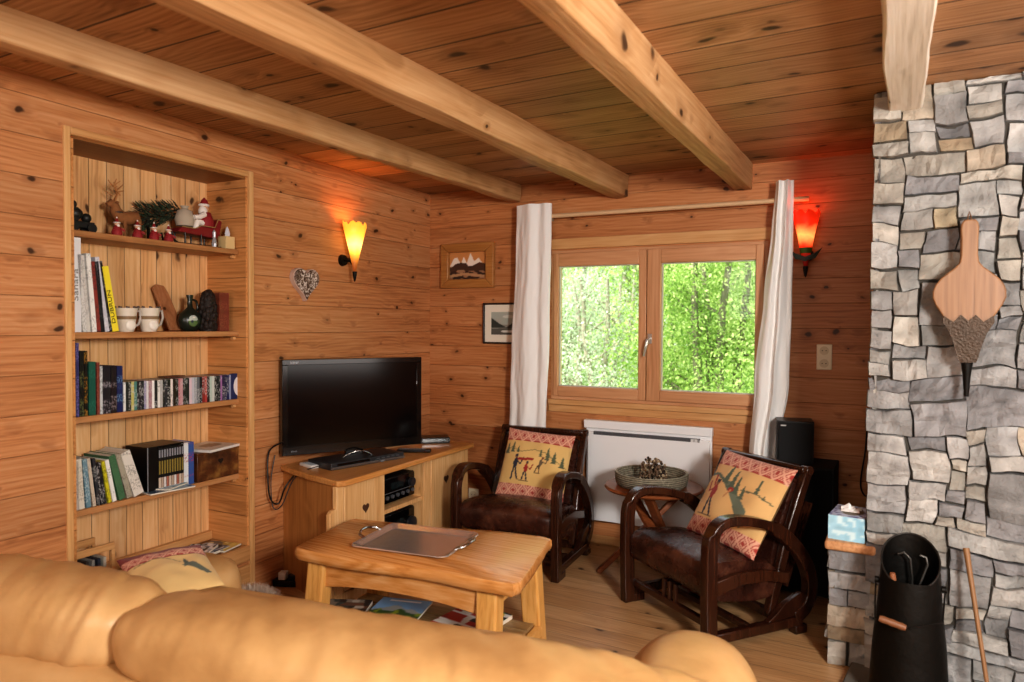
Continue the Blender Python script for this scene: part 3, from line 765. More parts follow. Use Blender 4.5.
pillow('cushion', 'cushion with red diamond borders and a lone skier on the right armchair', (-.672, 3.417, .553), -.593, -.565, .05, .455, artB)

# ================================================================== STOOL TABLE + BOWL
SP = at_z(651, 487, .50); SP = Vector((SP.x-.005, SP.y+.06, 0))
st = thing('side_table', 'round reddish wood side table on crossed folding legs below the radiator', 'side table', SP, .3)
mb = MB(); mb.lathe([(0, .472), (.24, .472), (.262, .478), (.27, .488), (.262, .498), (0, .50)], 48); mb.build('tabletop', W_stool, st, smooth=40)
for k in range(3):
    a = radians(198+120*k)-.3; b = a+pi+.5
    p0 = Vector((cos(a)*.30, sin(a)*.30, .0)); p1 = Vector((cos(b)*.20, sin(b)*.20, .472))
    o_ = Vector((cos(a+pi/2), sin(a+pi/2), 0))*.025
    mb = MB(); mb.bar(p0+o_, p1+o_, .05, .028, side=(cos(a+pi/2), sin(a+pi/2), 0)); mb.build('leg', W_stool, st, bevel=.004)
mb = MB(); mb.lathe([(0, .452), (.09, .452), (.09, .472), (0, .472)], 24); mb.build('hub', W_stool, st, smooth=40)
bw_ = thing('bowl', 'wide shallow grey-brown woven bowl on the round side table', 'bowl', (SP.x-.01, SP.y-.01, .50))
N = NT('woven_grey'); o_ = N.obj(); f = N.noise(o_, 60, 4, .7); wv = N.n('TexWave', {'Vector': o_, 'Scale': 28., 'Distortion': 2.}, bands_direction='Z').outputs[1]
b = N.bsdf(N.ramp(N.m('ADD', N.m('MULTIPLY', f, .7), N.m('MULTIPLY', wv, .3)), [(.25, hexc('4c463a')), (.6, hexc('8c8674')), (.9, hexc('b8b2a0'))]), .8); N.bump(N.m('ADD', f, wv), .003, 1, b)
mb = MB(); mb.lathe([(0, 0), (.180, 0), (.192, .010), (.199, .04), (.200, .068), (.197, .074), (.184, .072), (.180, .04), (.172, .022), (0, .016)], 56); mb.build('bowl_body', N.mat, bw_, smooth=50)
rr = random.Random(5); mb = MB()
for k in range(230):
    a = rr.random()*2*pi; r = sqrt(rr.random())*.075; h = .05*(1-(r/.085)**2)+.085
    z_ = .02+rr.random()*h; mb.ball((r*cos(a), r*sin(a), z_), .0062+rr.random()*.003, 6, 4, m=rr.choice([0, 0, 1, 2]))
o_ = mb.build('dried_berries', [P('6a5644', .7), P('a8967c', .7), P('33261c', .7)], smooth=60); o_.location = (SP.x-.01, SP.y+.01, .495)
tag(o_, 'heap of small dried brown berries in the middle of the woven bowl', 'berries', kind='stuff')

# ================================================================== SPEAKERS
sp = thing('speaker', 'tall black floor speaker standing behind the right armchair', 'speaker', (-.445, 4.0, 0), .0)
mb = MB(); mb.box(-.145, .145, -.14, .14, .01, .665); mb.build('cabinet', BLACKM, sp, bevel=.004)
mb = MB(); mb.box(-.135, .135, -.152, -.14, .03, .655); mb.build('speaker_grille', plain('speaker_cloth', hexc('08080a'), .95, bump=.001, bs=900), sp, bevel=.004)
mb = MB(); [mb.cyl((x, y, 0), (x, y, .012), .015, n=12) for x in (-.11, .11) for y in (-.1, .1)]; mb.build('rubber_foot', BLACK, sp)
sp = thing('speaker', 'small black satellite speaker on top of the tall speaker', 'speaker', (-.505, 3.985, .665), .18)
mb = MB(); mb.box(-.09, .09, -.08, .08, 0, .222); mb.build('cabinet', BLACK, sp, bevel=.003)
mb = MB(); mb.box(-.082, .082, -.09, -.08, .008, .215); mb.build('speaker_grille', plain('speaker_mesh', hexc('101012'), .8, bump=.001, bs=900), sp, bevel=.003)
mb = MB(); mb.box(-.072, -.045, -.0915, -.09, .196, .203); mb.build('badge', P('b8b8b8', .4), sp)

# ================================================================== TISSUE BOX
tb = thing('tissue_box', 'light blue cardboard tissue box on the wooden slab of the stone bench', 'tissue box', (-.192, 3.185, .512), -.1)
def tis(u, v):
    c = Vector(hexc('a8d4e6'))*(1-u*.3)+Vector(hexc('6fb4d4'))*(u*.3)
    n = noise.noise(Vector((u*5, v*5, 1)))
    return tuple(c*(1+.25*n)) if n < .2 else hexc('cfe8f0')
mb = MB(); W2, D2, H2 = .068, .115, .098
mb.grid(lambda u, v: (W2*(2*u-1), -D2*.4, H2*v), 14, 14, colfn=tis); mb.grid(lambda u, v: (W2*(1-2*u), D2*1.4, H2*v), 6, 6, colfn=tis)
mb.grid(lambda u, v: (-W2, D2*1.4-(D2*1.8)*u, H2*v), 14, 10, colfn=lambda u, v: hexc('5fa4c4') if v < .4 else hexc('b0a8c8'))
mb.grid(lambda u, v: (W2, -D2*.4+(D2*1.8)*u, H2*v), 14, 10, colfn=tis)
mb.grid(lambda u, v: (W2*(2*u-1), -D2*.4+D2*1.8*v, H2), 20, 30, colfn=lambda u, v: hexc('6c5f50') if (u-.55)**2+(v-.5)**2 < .10 else (hexc('c8d4ec') if noise.noise(Vector((u*9, v*9, 0))) < .15 else hexc('6a6fa8')))
mb.build('carton', COLM, tb, fixn=False)
mb = MB(); mb.grid(lambda u, v: ((u-.5)*.07+noise.noise(Vector((u*3, v*3, 1)))*.02, D2*.5+(v-.5)*.05, H2+.002+.03*(1-abs(2*v-1))*(.5+noise.noise(Vector((u*5, v*4, 7)))) ), 14, 14); mb.build('tissue', P('f2f0ee', .9), tb, smooth=180)
# ================================================================== TELEVISION CABINET (left-wall coordinates: s, off, z)
CS = -1.60
cb = thing('tv_cabinet', 'low pine television cabinet with heart-cut door and open equipment bay', 'cabinet', LW(CS, 0, 0), AL)
def cbx(name, mat, *boxes, **k):
    mb = MB()
    for b in boxes: mb.box(b[0]-CS, b[1]-CS, b[2], b[3], b[4], b[5])
    return mb.build(name, mat, k.pop('parent', cb), **k)
FO = -.515
def q(s, o): return (s-CS, o)
mb = MB(); mb.prism([q(-1.435, -.002), q(-.33, -.002), q(-.33, FO-.04), q(-1.56, FO-.04), q(-1.60, FO-.01), q(-1.545, -.30)], .598, .628, 'z'); mb.build('cabinet_top', W_cabtop, cb, bevel=.006)
mb = MB(); mb.prism([q(-1.415, -.002), q(-1.40, -.002), q(-1.56, FO+.02), q(-1.585, FO+.02)], 0, .598, 'z'); mb.build('side_panel', W_cabside, cb)
cbx('side_panel', W_cab, (-.365, -.345, FO+.02, -.002, 0, .598))
cbx('inner_panel', W_cab, (-1.235, -1.215, FO+.02, -.02, 0, .598)); cbx('inner_panel', W_cab, (-.845, -.825, FO+.02, -.02, 0, .598))
cbx('back_panel', W_cabside, (-1.40, -.36, -.012, -.002, 0, .598))
cbx('base_plinth', W_cab, (-1.60, -.345, FO, FO+.02, 0, .07), (-1.38, -.36, FO+.02, -.02, .05, .07))
cbx('bay_shelf', W_cab, (-1.215, -.845, FO+.01, -.02, .37, .392)); cbx('bay_floor', W_cab, (-1.215, -.845, FO+.01, -.02, .085, .105))
# left front: stepped stile and door with heart
mb = MB(); mb.prism([q(-1.64, .07), q(-1.64, .475), q(-1.62, .49), q(-1.595, .49), q(-1.595, .598), q(-1.54, .598), q(-1.54, .07)], FO-.004, FO+.02, 'y'); mb.build('front_stile', W_cab, cb, bevel=.003)
door = cbx('door', W_cab, (-1.538, -1.305, FO-.006, FO+.014, .075, .592), bevel=.003)
cbx('front_stile', W_cab, (-1.303, -1.215, FO-.004, FO+.02, .07, .598), bevel=.003)
def heart2(cx, cz, s, n=28):
    pts = []
    for i in range(n):
        t = 2*pi*i/n; pts.append((cx+s*(16*sin(t)**3)/17, cz+s*(13*cos(t)-5*cos(2*t)-2*cos(3*t)-cos(4*t))/17))
    return pts
mb = MB(); mb.prism(heart2(-1.375-CS, .45, .028), FO-.0075, FO-.005, 'y'); mb.build('heart_cutout', P('4a2a12', .8), door)
cbx('front_stile', W_cab, (-.845, -.775, FO-.004, FO+.02, .07, .598), bevel=.003); cbx('front_stile', W_cab, (-.44, -.345, FO-.004, FO+.02, .07, .598), bevel=.003)
d2 = cbx('door', W_cab, (-.773, -.442, FO-.006, FO+.014, .075, .592), bevel=.003)
mb = MB(); mb.prism(heart2(-.61-CS, .45, .028), FO-.0075, FO-.005, 'y'); mb.build('heart_cutout', P('4a2a12', .8), d2)
# equipment in the bay
def unit(name, label, s0, s1, z0, h, dials, mat=BLACK, yo=-.46):
    t = thing(name, label, 'audio unit', LW((s0+s1)/2, yo, z0), AL); w = (s1-s0)/2
    mb = MB(); mb.box(-w, w, 0, .33, .01, h); mb.build('casing', mat, t, bevel=.004)
    mb = MB(); mb.box(-w*.98, w*.98, -.006, 0, .014, h-.006); mb.build('front_panel', BLACKG, t, bevel=.002)
    mb = MB(); mb.box(-w*.35, w*.35, -.008, -.006, h*.55, h*.8); mb.build('display', P('1a2426', .1), t)
    for k in range(dials): x = -w*.85+k*w*1.7/(dials-1); mb = MB(); mb.cyl((x, -.006, h*.3), (x, -.016, h*.3), h*.07, n=12); mb.build('button', P('55575c', .35), t, smooth=40)
    mb = MB(); mb.cyl((w*.75, -.006, h*.62), (w*.75, -.026, h*.62), h*.16, n=20); mb.build('volume_knob', P('2a2a2e', .3), t, smooth=40)
    mb = MB(); mb.box(-w*.95, w*.95, -.0075, -.006, h*.44, h*.46); mb.build('trim_line', P('6a6c70', .35), t)
unit('hifi_unit', 'black hi-fi unit on the upper shelf of the cabinet bay', -1.20, -.862, .392, .15, 7)
unit('amplifier', 'black amplifier with many small knobs in the lower cabinet bay', -1.20, -.862, .105, .235, 10)

# ================================================================== TELEVISION
ZT = .628
tv = thing('television', 'black flat-screen television on the pine cabinet', 'television', (-2.633, 2.958, ZT), 1.055)
w, h, z0 = .785/2, .502, .062
mb = MB(); mb.box(-w, w, 0, .045, z0, z0+h); mb.box(-w*.7, w*.7, .045, .085, z0+.06, z0+h*.8); mb.build('casing', BLACK, tv, bevel=.004)
mb = MB(); mb.box(-w, w, -.006, 0, z0, z0+.045); mb.box(-w, w, -.006, 0, z0+h-.028, z0+h); mb.box(-w, -w+.03, -.006, 0, z0+.045, z0+h-.028); mb.box(w-.03, w, -.006, 0, z0+.045, z0+h-.028); mb.build('bezel', plain('tv_bezel', hexc('0c0c0d'), .12), tv, bevel=.002)
mb = MB(); mb.box(-w+.03, w-.03, -.002, 0, z0+.045, z0+h-.028); mb.build('screen', plain('tv_screen', hexc('030304'), .12, spec=.35), tv)
MT = lambda x, y, z: Matrix.Translation((x, y, z)) @ Matrix.Rotation(pi/2, 4, 'X')
mb = MB(); mb.text('SONY', .017, MT(-w+.062, -.0065, z0+h-.016)); mb.build('brand_lettering', P('c8c8cc', .3), tv)
mb = MB(); mb.text('BRAVIA', .009, MT(0-w+.06, -.0065, z0+.02)); mb.build('brand_lettering', P('9a9aa0', .3), tv)
mb = MB(); mb.box(-.05, .05, .01, .04, .01, z0+.02); mb.build('stand_neck', BLACKG, tv, bevel=.004)
mb = MB(); mb.lathe([(0, 0), (.20, 0), (.205, .006), (.19, .012), (0, .016)], 40, sy=.6, o=(0, .03, 0)); mb.build('stand_base', BLACKG, tv, smooth=40)
mb = MB(); mb.tube([(-.10+.2*i/12, -.03-.03*sin(pi*i/12), .02+.045*sin(pi*i/12)) for i in range(13)], .004, 8); mb.build('chrome_arc', CHROME, tv, smooth=60)

def slab(name, label, cat, pA, pB, depth, h, z, mat, extra=None, bevel=.003, group=None):
    """box whose front lower edge runs from pixel ray A to B on the plane z"""
    a = at_z(*pA, z); b = at_z(*pB, z); d = b-a; L = d.length; ang = atan2(d.y, d.x)
    t = thing(name, label, cat, (a.x, a.y, z), ang, group)
    mb = MB(); mb.box(0, L, 0, depth, 0, h); mb.build('casing', mat, t, bevel=bevel)
    if extra: extra(t, L, h, depth)
    return t
def dvdx(t, L, h, d):
    mb = MB(); mb.box(.0, L, -.004, 0, .004, h*.45); mb.build('front_panel', P('8c8e92', .25, metal=.8), t)
    mb = MB(); mb.box(L*.08, L*.5, -.005, 0, h*.55, h*.85); mb.build('disc_tray', BLACKG, t)
    for k in range(5): mb = MB(); mb.box(L*(.6+.07*k), L*(.64+.07*k), -.006, 0, h*.6, h*.75); mb.build('button', P('55585c', .3), t)
slab('dvd_player', 'flat dark grey disc player in front of the television foot', 'disc player', (331, 471), (404, 458), .21, .035, ZT, DGREY, dvdx)
def stbx(t, L, h, d):
    mb = MB(); mb.box(L*.05, L*.95, -.003, 0, h*.3, h*.8); mb.build('front_panel', BLACKG, t)
    mb = MB(); mb.box(L*.6, L*.85, -.004, 0, h*.45, h*.65); mb.build('display', P('6a7880', .2), t)
slab('receiver_box', 'small black receiver box at the right end of the television cabinet', 'receiver', (421, 444), (450, 443), .13, .036, ZT, BLACK, stbx)
def remote(label, p, ang, L, w, mat, btn, h=.018):
    c = at_z(*p, ZT); t = thing('remote_control', label, 'remote control', (c.x, c.y, ZT), ang)
    mb = MB(); mb.box(-L/2, L/2, -w/2, w/2, 0, h); mb.build('casing', mat, t, bevel=.006, seg=3)
    mb = MB()
    for i in range(9):
        for j in range(3): mb.cyl((-L*.4+i*L*.085, (j-1)*w*.27, h), (-L*.4+i*L*.085, (j-1)*w*.27, h+.0025), .0045, n=8)
    mb.build('button', btn, t)
remote('small white remote control at the left end of the television cabinet', (309, 467), radians(62+90)+.2, .13, .045, P('dddcd8', .4), P('9aa0a6', .5))
remote('long black remote control beside the flat disc player', (414, 452), radians(28), .20, .05, BLACK, P('77797e', .5))
remote('grey remote control lying behind the long black remote', (372, 461), radians(12), .15, .04, P('6c6e72', .35), P('c0c0c0', .5), .014)
def fold(t, L, h, d): pass
slab('wooden_strip', 'thin pale wooden strip lying on the television cabinet', 'strip', (386, 449), (418, 444), .03, .014, ZT, P('dcb888', .6), bevel=.002)
# cables
def cable(label, pts, r=.004, mat=BLACK, name='cable'):
    out = []; pw = [Vector(p) for p in pts]
    for i in range(len(pw)-1):
        p0 = pw[max(i-1, 0)]; p1 = pw[i]; p2 = pw[i+1]; p3 = pw[min(i+2, len(pw)-1)]
        for k in range(6):
            u = k/6; out.append(.5*((2*p1)+(-p0+p2)*u+(2*p0-5*p1+4*p2-p3)*u*u+(-p0+3*p1-3*p2+p3)*u*u*u))
    out.append(pw[-1]); o = Vector(pw[0]); mb = MB(); mb.tube([p-o for p in out], r, 6)
    ob = mb.build(name, mat, smooth=80, loc=o); return tag(ob, label, 'cable')
def wl(px, py, off): s, z = at_l(px, py, off); return LW(s, off, z)
cable('black cable hanging in a loop at the left end of the cabinet', [at_z(318, 462, ZT+.02), wl(300, 470, -.12), wl(286, 486, -.1), wl(279, 503, -.07), wl(271, 500, -.05), wl(268, 482, -.04), wl(269, 452, -.03), wl(283, 442, -.09)], .0045)
cable('thin dark cable drooping beside the television cabinet', [at_z(322, 465, ZT+.03), wl(296, 476, -.14), wl(282, 505, -.09), wl(273, 507, -.05), wl(271, 480, -.03), wl(275, 455, -.03)], .003, DGREY)
cp = at_z(300, 569, .0)
ext = thing('power_strip', 'dark power strip with tangled plugs on the floor left of the cabinet', 'power strip', (-2.80, 2.66, 0), .4)
mb = MB(); mb.box(-.10, .10, -.025, .025, 0, .035); mb.build('casing', BLACK, ext, bevel=.005)
for k, c in enumerate(('dddcd8', '1a1a1c', 'c8c6c0')):
    mb = MB(); mb.box(-.07+k*.055, -.03+k*.055, -.022, .022, .035, .075-.01*k); mb.build('plug', P(c, .5), ext, bevel=.004)
bs_, bz_ = at_b(867, 470, -.02)
cable('thin black cable running down the wall beside the chimney', [BW(bs_, -.01, bz_+.28), BW(bs_-.01, -.015, bz_+.1), BW(bs_-.03, -.02, bz_-.08), BW(bs_-.0, -.02, bz_-.14), BW(bs_+.02, -.02, bz_-.05)], .004)

# ================================================================== COFFEE TABLE
TZ = .45
c4 = [at_z(x, y, TZ) for x, y in ((291, 548), (518, 585), (553, 537), (352, 518))]   # FL FR BR BL
cen = sum(c4, Vector())/4; tbl = thing('coffee_table', 'low rustic pine coffee table with thick irregular top and splayed legs', 'table', (cen.x, cen.y, 0))
FL, FR, BR_, BL = [Vector((p.x-cen.x, p.y-cen.y, 0)) for p in c4]
def lerp(a, b, t): return a+(b-a)*t
edge = []
for a, b, wob in ((FL, FR, .012), (FR, BR_, .006), (BR_, BL, .012), (BL, FL, .004)):
    d = (b-a); L = d.length; nn = Vector((d.y, -d.x, 0)).normalized(); K = int(L/.03)
    for i in range(K):
        t = i/K; p = lerp(a, b, t)
        if L*t < .035 or L*(1-t) < .035:
            e = min(t, 1-t)*L/.035; p = p+nn*(-.018*(1-e)**2)
        p = p+nn*wob*(noise.noise(Vector((p.x*3.1, p.y*3.1, 4)))*1.4+.4*sin(t*pi*2)*(1 if L > .8 else 0))
        edge.append((p.x, p.y))
n = len(edge); mb = MB(); vs = []
for zz, ins in ((TZ, .008), (TZ-.006, .001), (TZ-.03, 0), (TZ-.045, .004), (TZ-.05, .012)):
    for (x, y) in edge:
        r = sqrt(x*x+y*y); k = 1-ins/r; w_ = noise.noise(Vector((x*9, y*9, zz*20)))*.004 if ins < .005 else 0
        vs.append((x*k+w_, y*k+w_, zz))
fs = [tuple(range(n))]+[(r*n+i, r*n+(i+1) % n, (r+1)*n+(i+1) % n, (r+1)*n+i) for r in range(4) for i in range(n)]+[tuple(4*n+k for k in range(n-1, -1, -1))]
mb.add(vs, fs); mb.build('tabletop', W_table, tbl, smooth=50)
ex = (FR-FL).normalized(); ey = Vector((-ex.y, ex.x, 0))
# legs: pixel-surveyed at the top of each leg, splayed outwards
hx, hy = .39, .195
def lp(a, b, z): return ex*a+ey*b+Vector((0, 0, z))
off = ex*.01
for sx in (-1, 1):
    for sy in (-1, 1):
        mb = MB(); mb.bar(lp(sx*hx, sy*hy, TZ-.048)+off, lp(sx*(hx+.012), sy*(hy+.05), 0)+off, .088, .075, side=ex, w1=.082, t1=.07); mb.build('leg', W_tleg, tbl, bevel=.01, seg=3)
for sy in (-1, 1):
    N_ = 24; pts = []
    for i in range(N_+1):
        a = -hx+2*hx*i/N_; u = abs(a)/hx; pts.append((a, TZ-.165+.032*(1-u**2.2)))
    poly = [(a, z) for a, z in pts]+[(hx, TZ-.05), (-hx, TZ-.05)]
    mb = MB(); mb.prism(poly, sy*(hy+.012)-.014, sy*(hy+.012)+.014, 'y'); mb.xf(Matrix.Translation(off) @ Matrix.Rotation(atan2(ex.y, ex.x), 4, 'Z')); mb.build('apron', W_table, tbl, bevel=.004)
for sx in (-1, 1):
    mb = MB(); mb.bar(lp(sx*hx, -hy, TZ-.095)+off, lp(sx*hx, hy, TZ-.095)+off, .028, .09, side=ex); mb.build('apron', W_tleg, tbl, bevel=.004)
    mb = MB(); mb.bar(lp(sx*(hx+.045), -hy-.0, .085)+off, lp(sx*(hx+.045), hy, .085)+off, .035, .04, side=ex); mb.build('foot_rail', W_tleg, tbl, bevel=.006)
mb = MB()
for k in range(4): mb.box(-hx-.03, hx+.03, -.175+k*.089, -.175+k*.089+.083, .105, .12)
mb.xf(Matrix.Translation(off) @ Matrix.Rotation(atan2(ex.y, ex.x), 4, 'Z')); mb.build('lower_shelf', wood('shelf_boards', hexc('6a5030'), hexc('94754c'), hexc('ae9064'), 'x', None, knots=3, kr=.05), tbl, bevel=.003)

# tray
t4 = [at_z(x, y, TZ+.012) for x, y in ((352, 547), (446, 560), (480, 533), (389, 523))]
tc = sum(t4, Vector())/4; tang = atan2((t4[1]-t4[0]).y+(t4[2]-t4[3]).y, (t4[1]-t4[0]).x+(t4[2]-t4[3]).x)
tw = ((t4[1]-t4[0]).length+(t4[2]-t4[3]).length)/4; th_ = ((t4[3]-t4[0]).length+(t4[2]-t4[1]).length)/4*.97
tr_ = thing('serving_tray', 'worn silver serving tray with two handles on the coffee table', 'tray', (tc.x, tc.y, TZ), tang)
def rr_ring(w, h, r, z, n=8):
    out = []
    for cx, cy, a0 in ((w-r, h-r, 0), (-w+r, h-r, pi/2), (-w+r, -h+r, pi), (w-r, -h+r, 3*pi/2)):
        for i in range(n+1): a = a0+pi/2*i/n; out.append((cx+r*cos(a), cy+r*sin(a), z))
    return out
mb = MB(); rings = [rr_ring(tw-.035, th_-.035, .03, .003), rr_ring(tw-.03, th_-.03, .03, .003), rr_ring(tw-.018, th_-.018, .035, .013), rr_ring(tw-.004, th_-.004, .04, .016), rr_ring(tw, th_, .04, .018), rr_ring(tw+.002, th_+.002, .04, .014), rr_ring(tw-.016, th_-.016, .035, .009), rr_ring(tw-.03, th_-.03, .03, .0)]
K = len(rings[0]); mb.add([p for r in rings for p in r], [tuple(range(K))]+[(r*K+i, r*K+(i+1) % K, (r+1)*K+(i+1) % K, (r+1)*K+i) for r in range(7) for i in range(K)]+[tuple(7*K+i for i in range(K-1, -1, -1))])
mb.build('tray_pan', plain('worn_silver', hexc('e4deda'), .24, .8, bump=.0004, bs=60, spec=.8), tr_, smooth=40)
for s in (-1, 1):
    mb = MB(); mb.tube([(s*(tw-.008), -.07, .016), (s*(tw+.022), -.06, .026), (s*(tw+.036), -.03, .032), (s*(tw+.038), 0, .034), (s*(tw+.036), .03, .032), (s*(tw+.022), .06, .026), (s*(tw-.008), .07, .016)], [.006, .007, .0055, .0055, .0055, .007, .006], 10); mb.build('handle', CHROME, tr_, smooth=60)

# magazines
def mag(label, pos, ang, w, h, art, thick=.006, tilt=0, name='magazine', group=None, curl=.0, n=40):
    t = thing(name, label, 'magazine', pos, ang, group)
    if tilt: t.rotation_euler = (tilt, 0, ang)
    f = lambda u, v: ((u-.5)*w, (v-.5)*h, thick+curl*(u**2)*(1 if curl else 0))
    mb = MB(); mb.grid(f, n, n, colfn=art); mb.build('cover', COLM, t, fixn=False)
    mb = MB(); mb.grid(lambda u, v: ((u-.5)*w*.99, (v-.5)*h*.99, thick*.9+curl*u*u), 8, 2); mb.grid(lambda u, v: ((u-.5)*w*.99, (v-.5)*h*.99, curl*u*u), 8, 2)
    for vv in (0, 1): mb.grid(lambda u, v, vv=vv: ((u-.5)*w*.99, (vv-.5)*h*.99, thick*.9*v+curl*u*u), 8, 1)
    for uu in (0, 1): mb.grid(lambda u, v, uu=uu: ((uu-.5)*w*.99, (u-.5)*h*.99, thick*.9*v+curl*uu), 4, 1)
    mb.build('pages', PAPER, t); return t
def landscape(seed, sky='7fa8d0', hill='3c5a34', title='f0f0f0', rot=False):
    a = Art(lambda u, v: hexc(sky) if v > .74+.12*noise.noise(Vector((u*4, seed, 0)))-.35*abs(u-.5) else (hexc('9a9c9a') if v > .62-.2*abs(u-.5)+.1*noise.noise(Vector((u*8, v*8, seed))) else (hexc(hill) if noise.noise(Vector((u*9, v*9, seed))) < .12 else hexc('8a9a34'))))
    a.path([(.2, .92), (.8, .92)], .022, hexc(title)); return a
def patch(seed, cols, sc=5):
    cs = [hexc(c) for c in cols]
    def f(u, v):
        k = noise.cell(Vector((u*sc+noise.noise(Vector((u*4, v*4, seed)))*.8, v*sc*1.3+seed, seed*1.7))); return cs[int(abs(k)*9973) % len(cs)]
    return Art(f)
zs = .12
pz = at_z(395, 612, .16); mag('alpine landscape magazine with blue sky cover lying under the coffee table', (pz.x, pz.y, zs+.028), .28, .23, .30, landscape(2), .010)
pz = at_z(340, 612, .15); mag('dark covered magazine left of the landscape magazine under the coffee table', (pz.x, pz.y, zs+.008), .45, .21, .29, patch(3, ['2c2a2c', '6a4a3a', 'b8b0a4', '3a4a4a', '8c8478'], 7), .02)
pz = at_z(462, 622, .15); mag('magazine with a red car cover under the right side of the coffee table', (pz.x-.005, pz.y-.05, zs+.020), -.12, .22, .29, Art(lambda u, v: hexc('e8e4e0') if v < .12 or (v % .3) < .03 else patch(9, ['b02820', '8c1c1c', '2a2a2c', 'd8d4cc', 'a82a22'], 5)(u, v)), .010)
mag('colourful magazine beneath the red magazine under the coffee table', (pz.x+.01, pz.y+.05, zs), -.05, .23, .30, patch(12, ['2c6a50', 'c8b830', '28282a', 'd8d8d4', 'a03028', '4a6a8c'], 8), .018)
# ================================================================== BOOKCASE CONTENTS  (placed in wall coordinates s, off, z)
BK = SF+.012
def bk_s(px, py, off=BK): return at_l(px, py, off)[0]
def bookmat(c, ac=None, seed=0, sc=1.):
    key = ('bk', c, ac, seed)
    if key in _pc: return _pc[key]
    N = NT('cover_'+c); o = N.obj(); sp = N.n('SeparateXYZ', {0: o})
    f = N.noise(N.xyz(N.m('MULTIPLY', sp.outputs[0], 200*sc), seed*3.1, N.m('MULTIPLY', sp.outputs[2], 130*sc)), 1, 2)
    g = N.noise(N.xyz(0., seed*1.7, N.m('MULTIPLY', sp.outputs[2], 14*sc)), 1, 1)
    k = N.m('MULTIPLY', N.sm(f, .48, .56), N.sm(g, .46, .52))
    col = N.mix(N.m('MULTIPLY', k, .55), hexc(c), hexc(ac or c)); N.bsdf(col, .4); _pc[key] = N.mat; return N.mat
CN = {}
def book(label, sb0, sb1, z, h, d, col, ac=None, lean=0., name='book', cat='book', seed=0, off=BK, group=None, pages=True, extra=None):
    """upright book: foot spans sb0..sb1 on the shelf, leaning by lean metres at the top (negative = left)"""
    w = sb1-sb0; t = None; ang = math.atan2(lean, h)
    M = Matrix.Rotation(ang, 4, 'Y'); piv = w/2 if lean > 0 else -w/2
    def mk(mb): return mb.xf(Matrix.Translation((piv, 0, 0)) @ M @ Matrix.Translation((-piv, 0, 0)))
    mb = MB(); c = min(.0025, w*.2)
    if pages and w > .012:
        mb.box(-w/2, w/2, 0, .004, 0, h); mb.box(-w/2, -w/2+c, .004, d, 0, h); mb.box(w/2-c, w/2, .004, d, 0, h)
    else: mb.box(-w/2, w/2, 0, d, 0, h)
    o = mk(mb).build(name, bookmat(col, ac, seed), loc=LW((sb0+sb1)/2, off, z+.0005+(w*abs(sin(ang))*0)), rotz=AL)
    tag(o, label, cat, group)
    if pages and w > .012:
        mb = MB(); mb.box(-w/2+c, w/2-c, .004, d-.004, .003, h-.003); mk(mb).build('pages', PAPER, o)
    if extra:
        mb = MB(); extra(mb, w, h); mk(mb).build('spine_lettering', P('8a8a88' if col != 'f0dc3c' else '4a4420', .5), o)
    return o
z2 = SZ[2]
def vtext(txt, size, zc, flip=False):
    def f(mb, w, h): mb.text(txt, size, Matrix.Translation((-size*.06, -.0012, zc)) @ Matrix.Rotation(pi/2, 4, 'X') @ Matrix.Rotation(pi/2, 4, 'Z') @ Matrix.Scale(.62, 4, (0, 1, 0)))
    return f
def zs_at(px, py, off=BK): return at_l(px, py, off)[1]
# shelf 2 books: (bottom x0, bottom x1, top y, lean px, colour, accent, label)
for k, (x0, x1, ty, ln, c, ac, lab, ex_) in enumerate([
    (72, 81.5, 237, 0, 'e4e6ea', None, 'tallest white book with grey lettering at the left end of the second shelf', vtext('Sahara', .05, .19)),
    (83, 87, 255, -5, 'dcdcda', 'a0a0a0', 'thin pale grey book leaning beside the tall white book', None),
    (87.2, 90.6, 256, -6, 'd2d0cc', '9a9a9a', 'thin off-white book, third from the left on the second shelf', None),
    (92.5, 97, 254, -6, 'ecebe8', 'b0b0b0', 'slim bright white leaning book left of the dark ones on the second shelf', None),
    (97.3, 101, 262, -6, '8c3a34', '2a2a2c', 'dark book with reddish top leaning on the second shelf', None),
    (101, 105, 262, -6, '222226', '4a4a4c', 'black book leaning left of the grey and white one on the second shelf', None),
    (105.4, 109.5, 258, -10, 'c4c4d0', 'e8e8ec', 'pale grey-lilac book leaning on the second shelf', None),
    (109.7, 112.5, 262, -10, '141416', '9a9a9a', 'black book leaning against the yellow book', None),
    (112.8, 119, 267.5, -10.5, 'f0dc3c', None, 'bright yellow book leaning at the end of the row on the second shelf', vtext('DUBRUN', .035, .105))]):
    a, b = bk_s(x0, 330), bk_s(x1, 330); zt = zs_at(x0, ty); hh = zt-z2
    ln_s = bk_s(x0+ln, 330)-a
    book(lab, a, b, z2, hh/ (cos(atan2(abs(ln_s), hh))), .19, c, ac, ln_s, seed=k, extra=ex_)
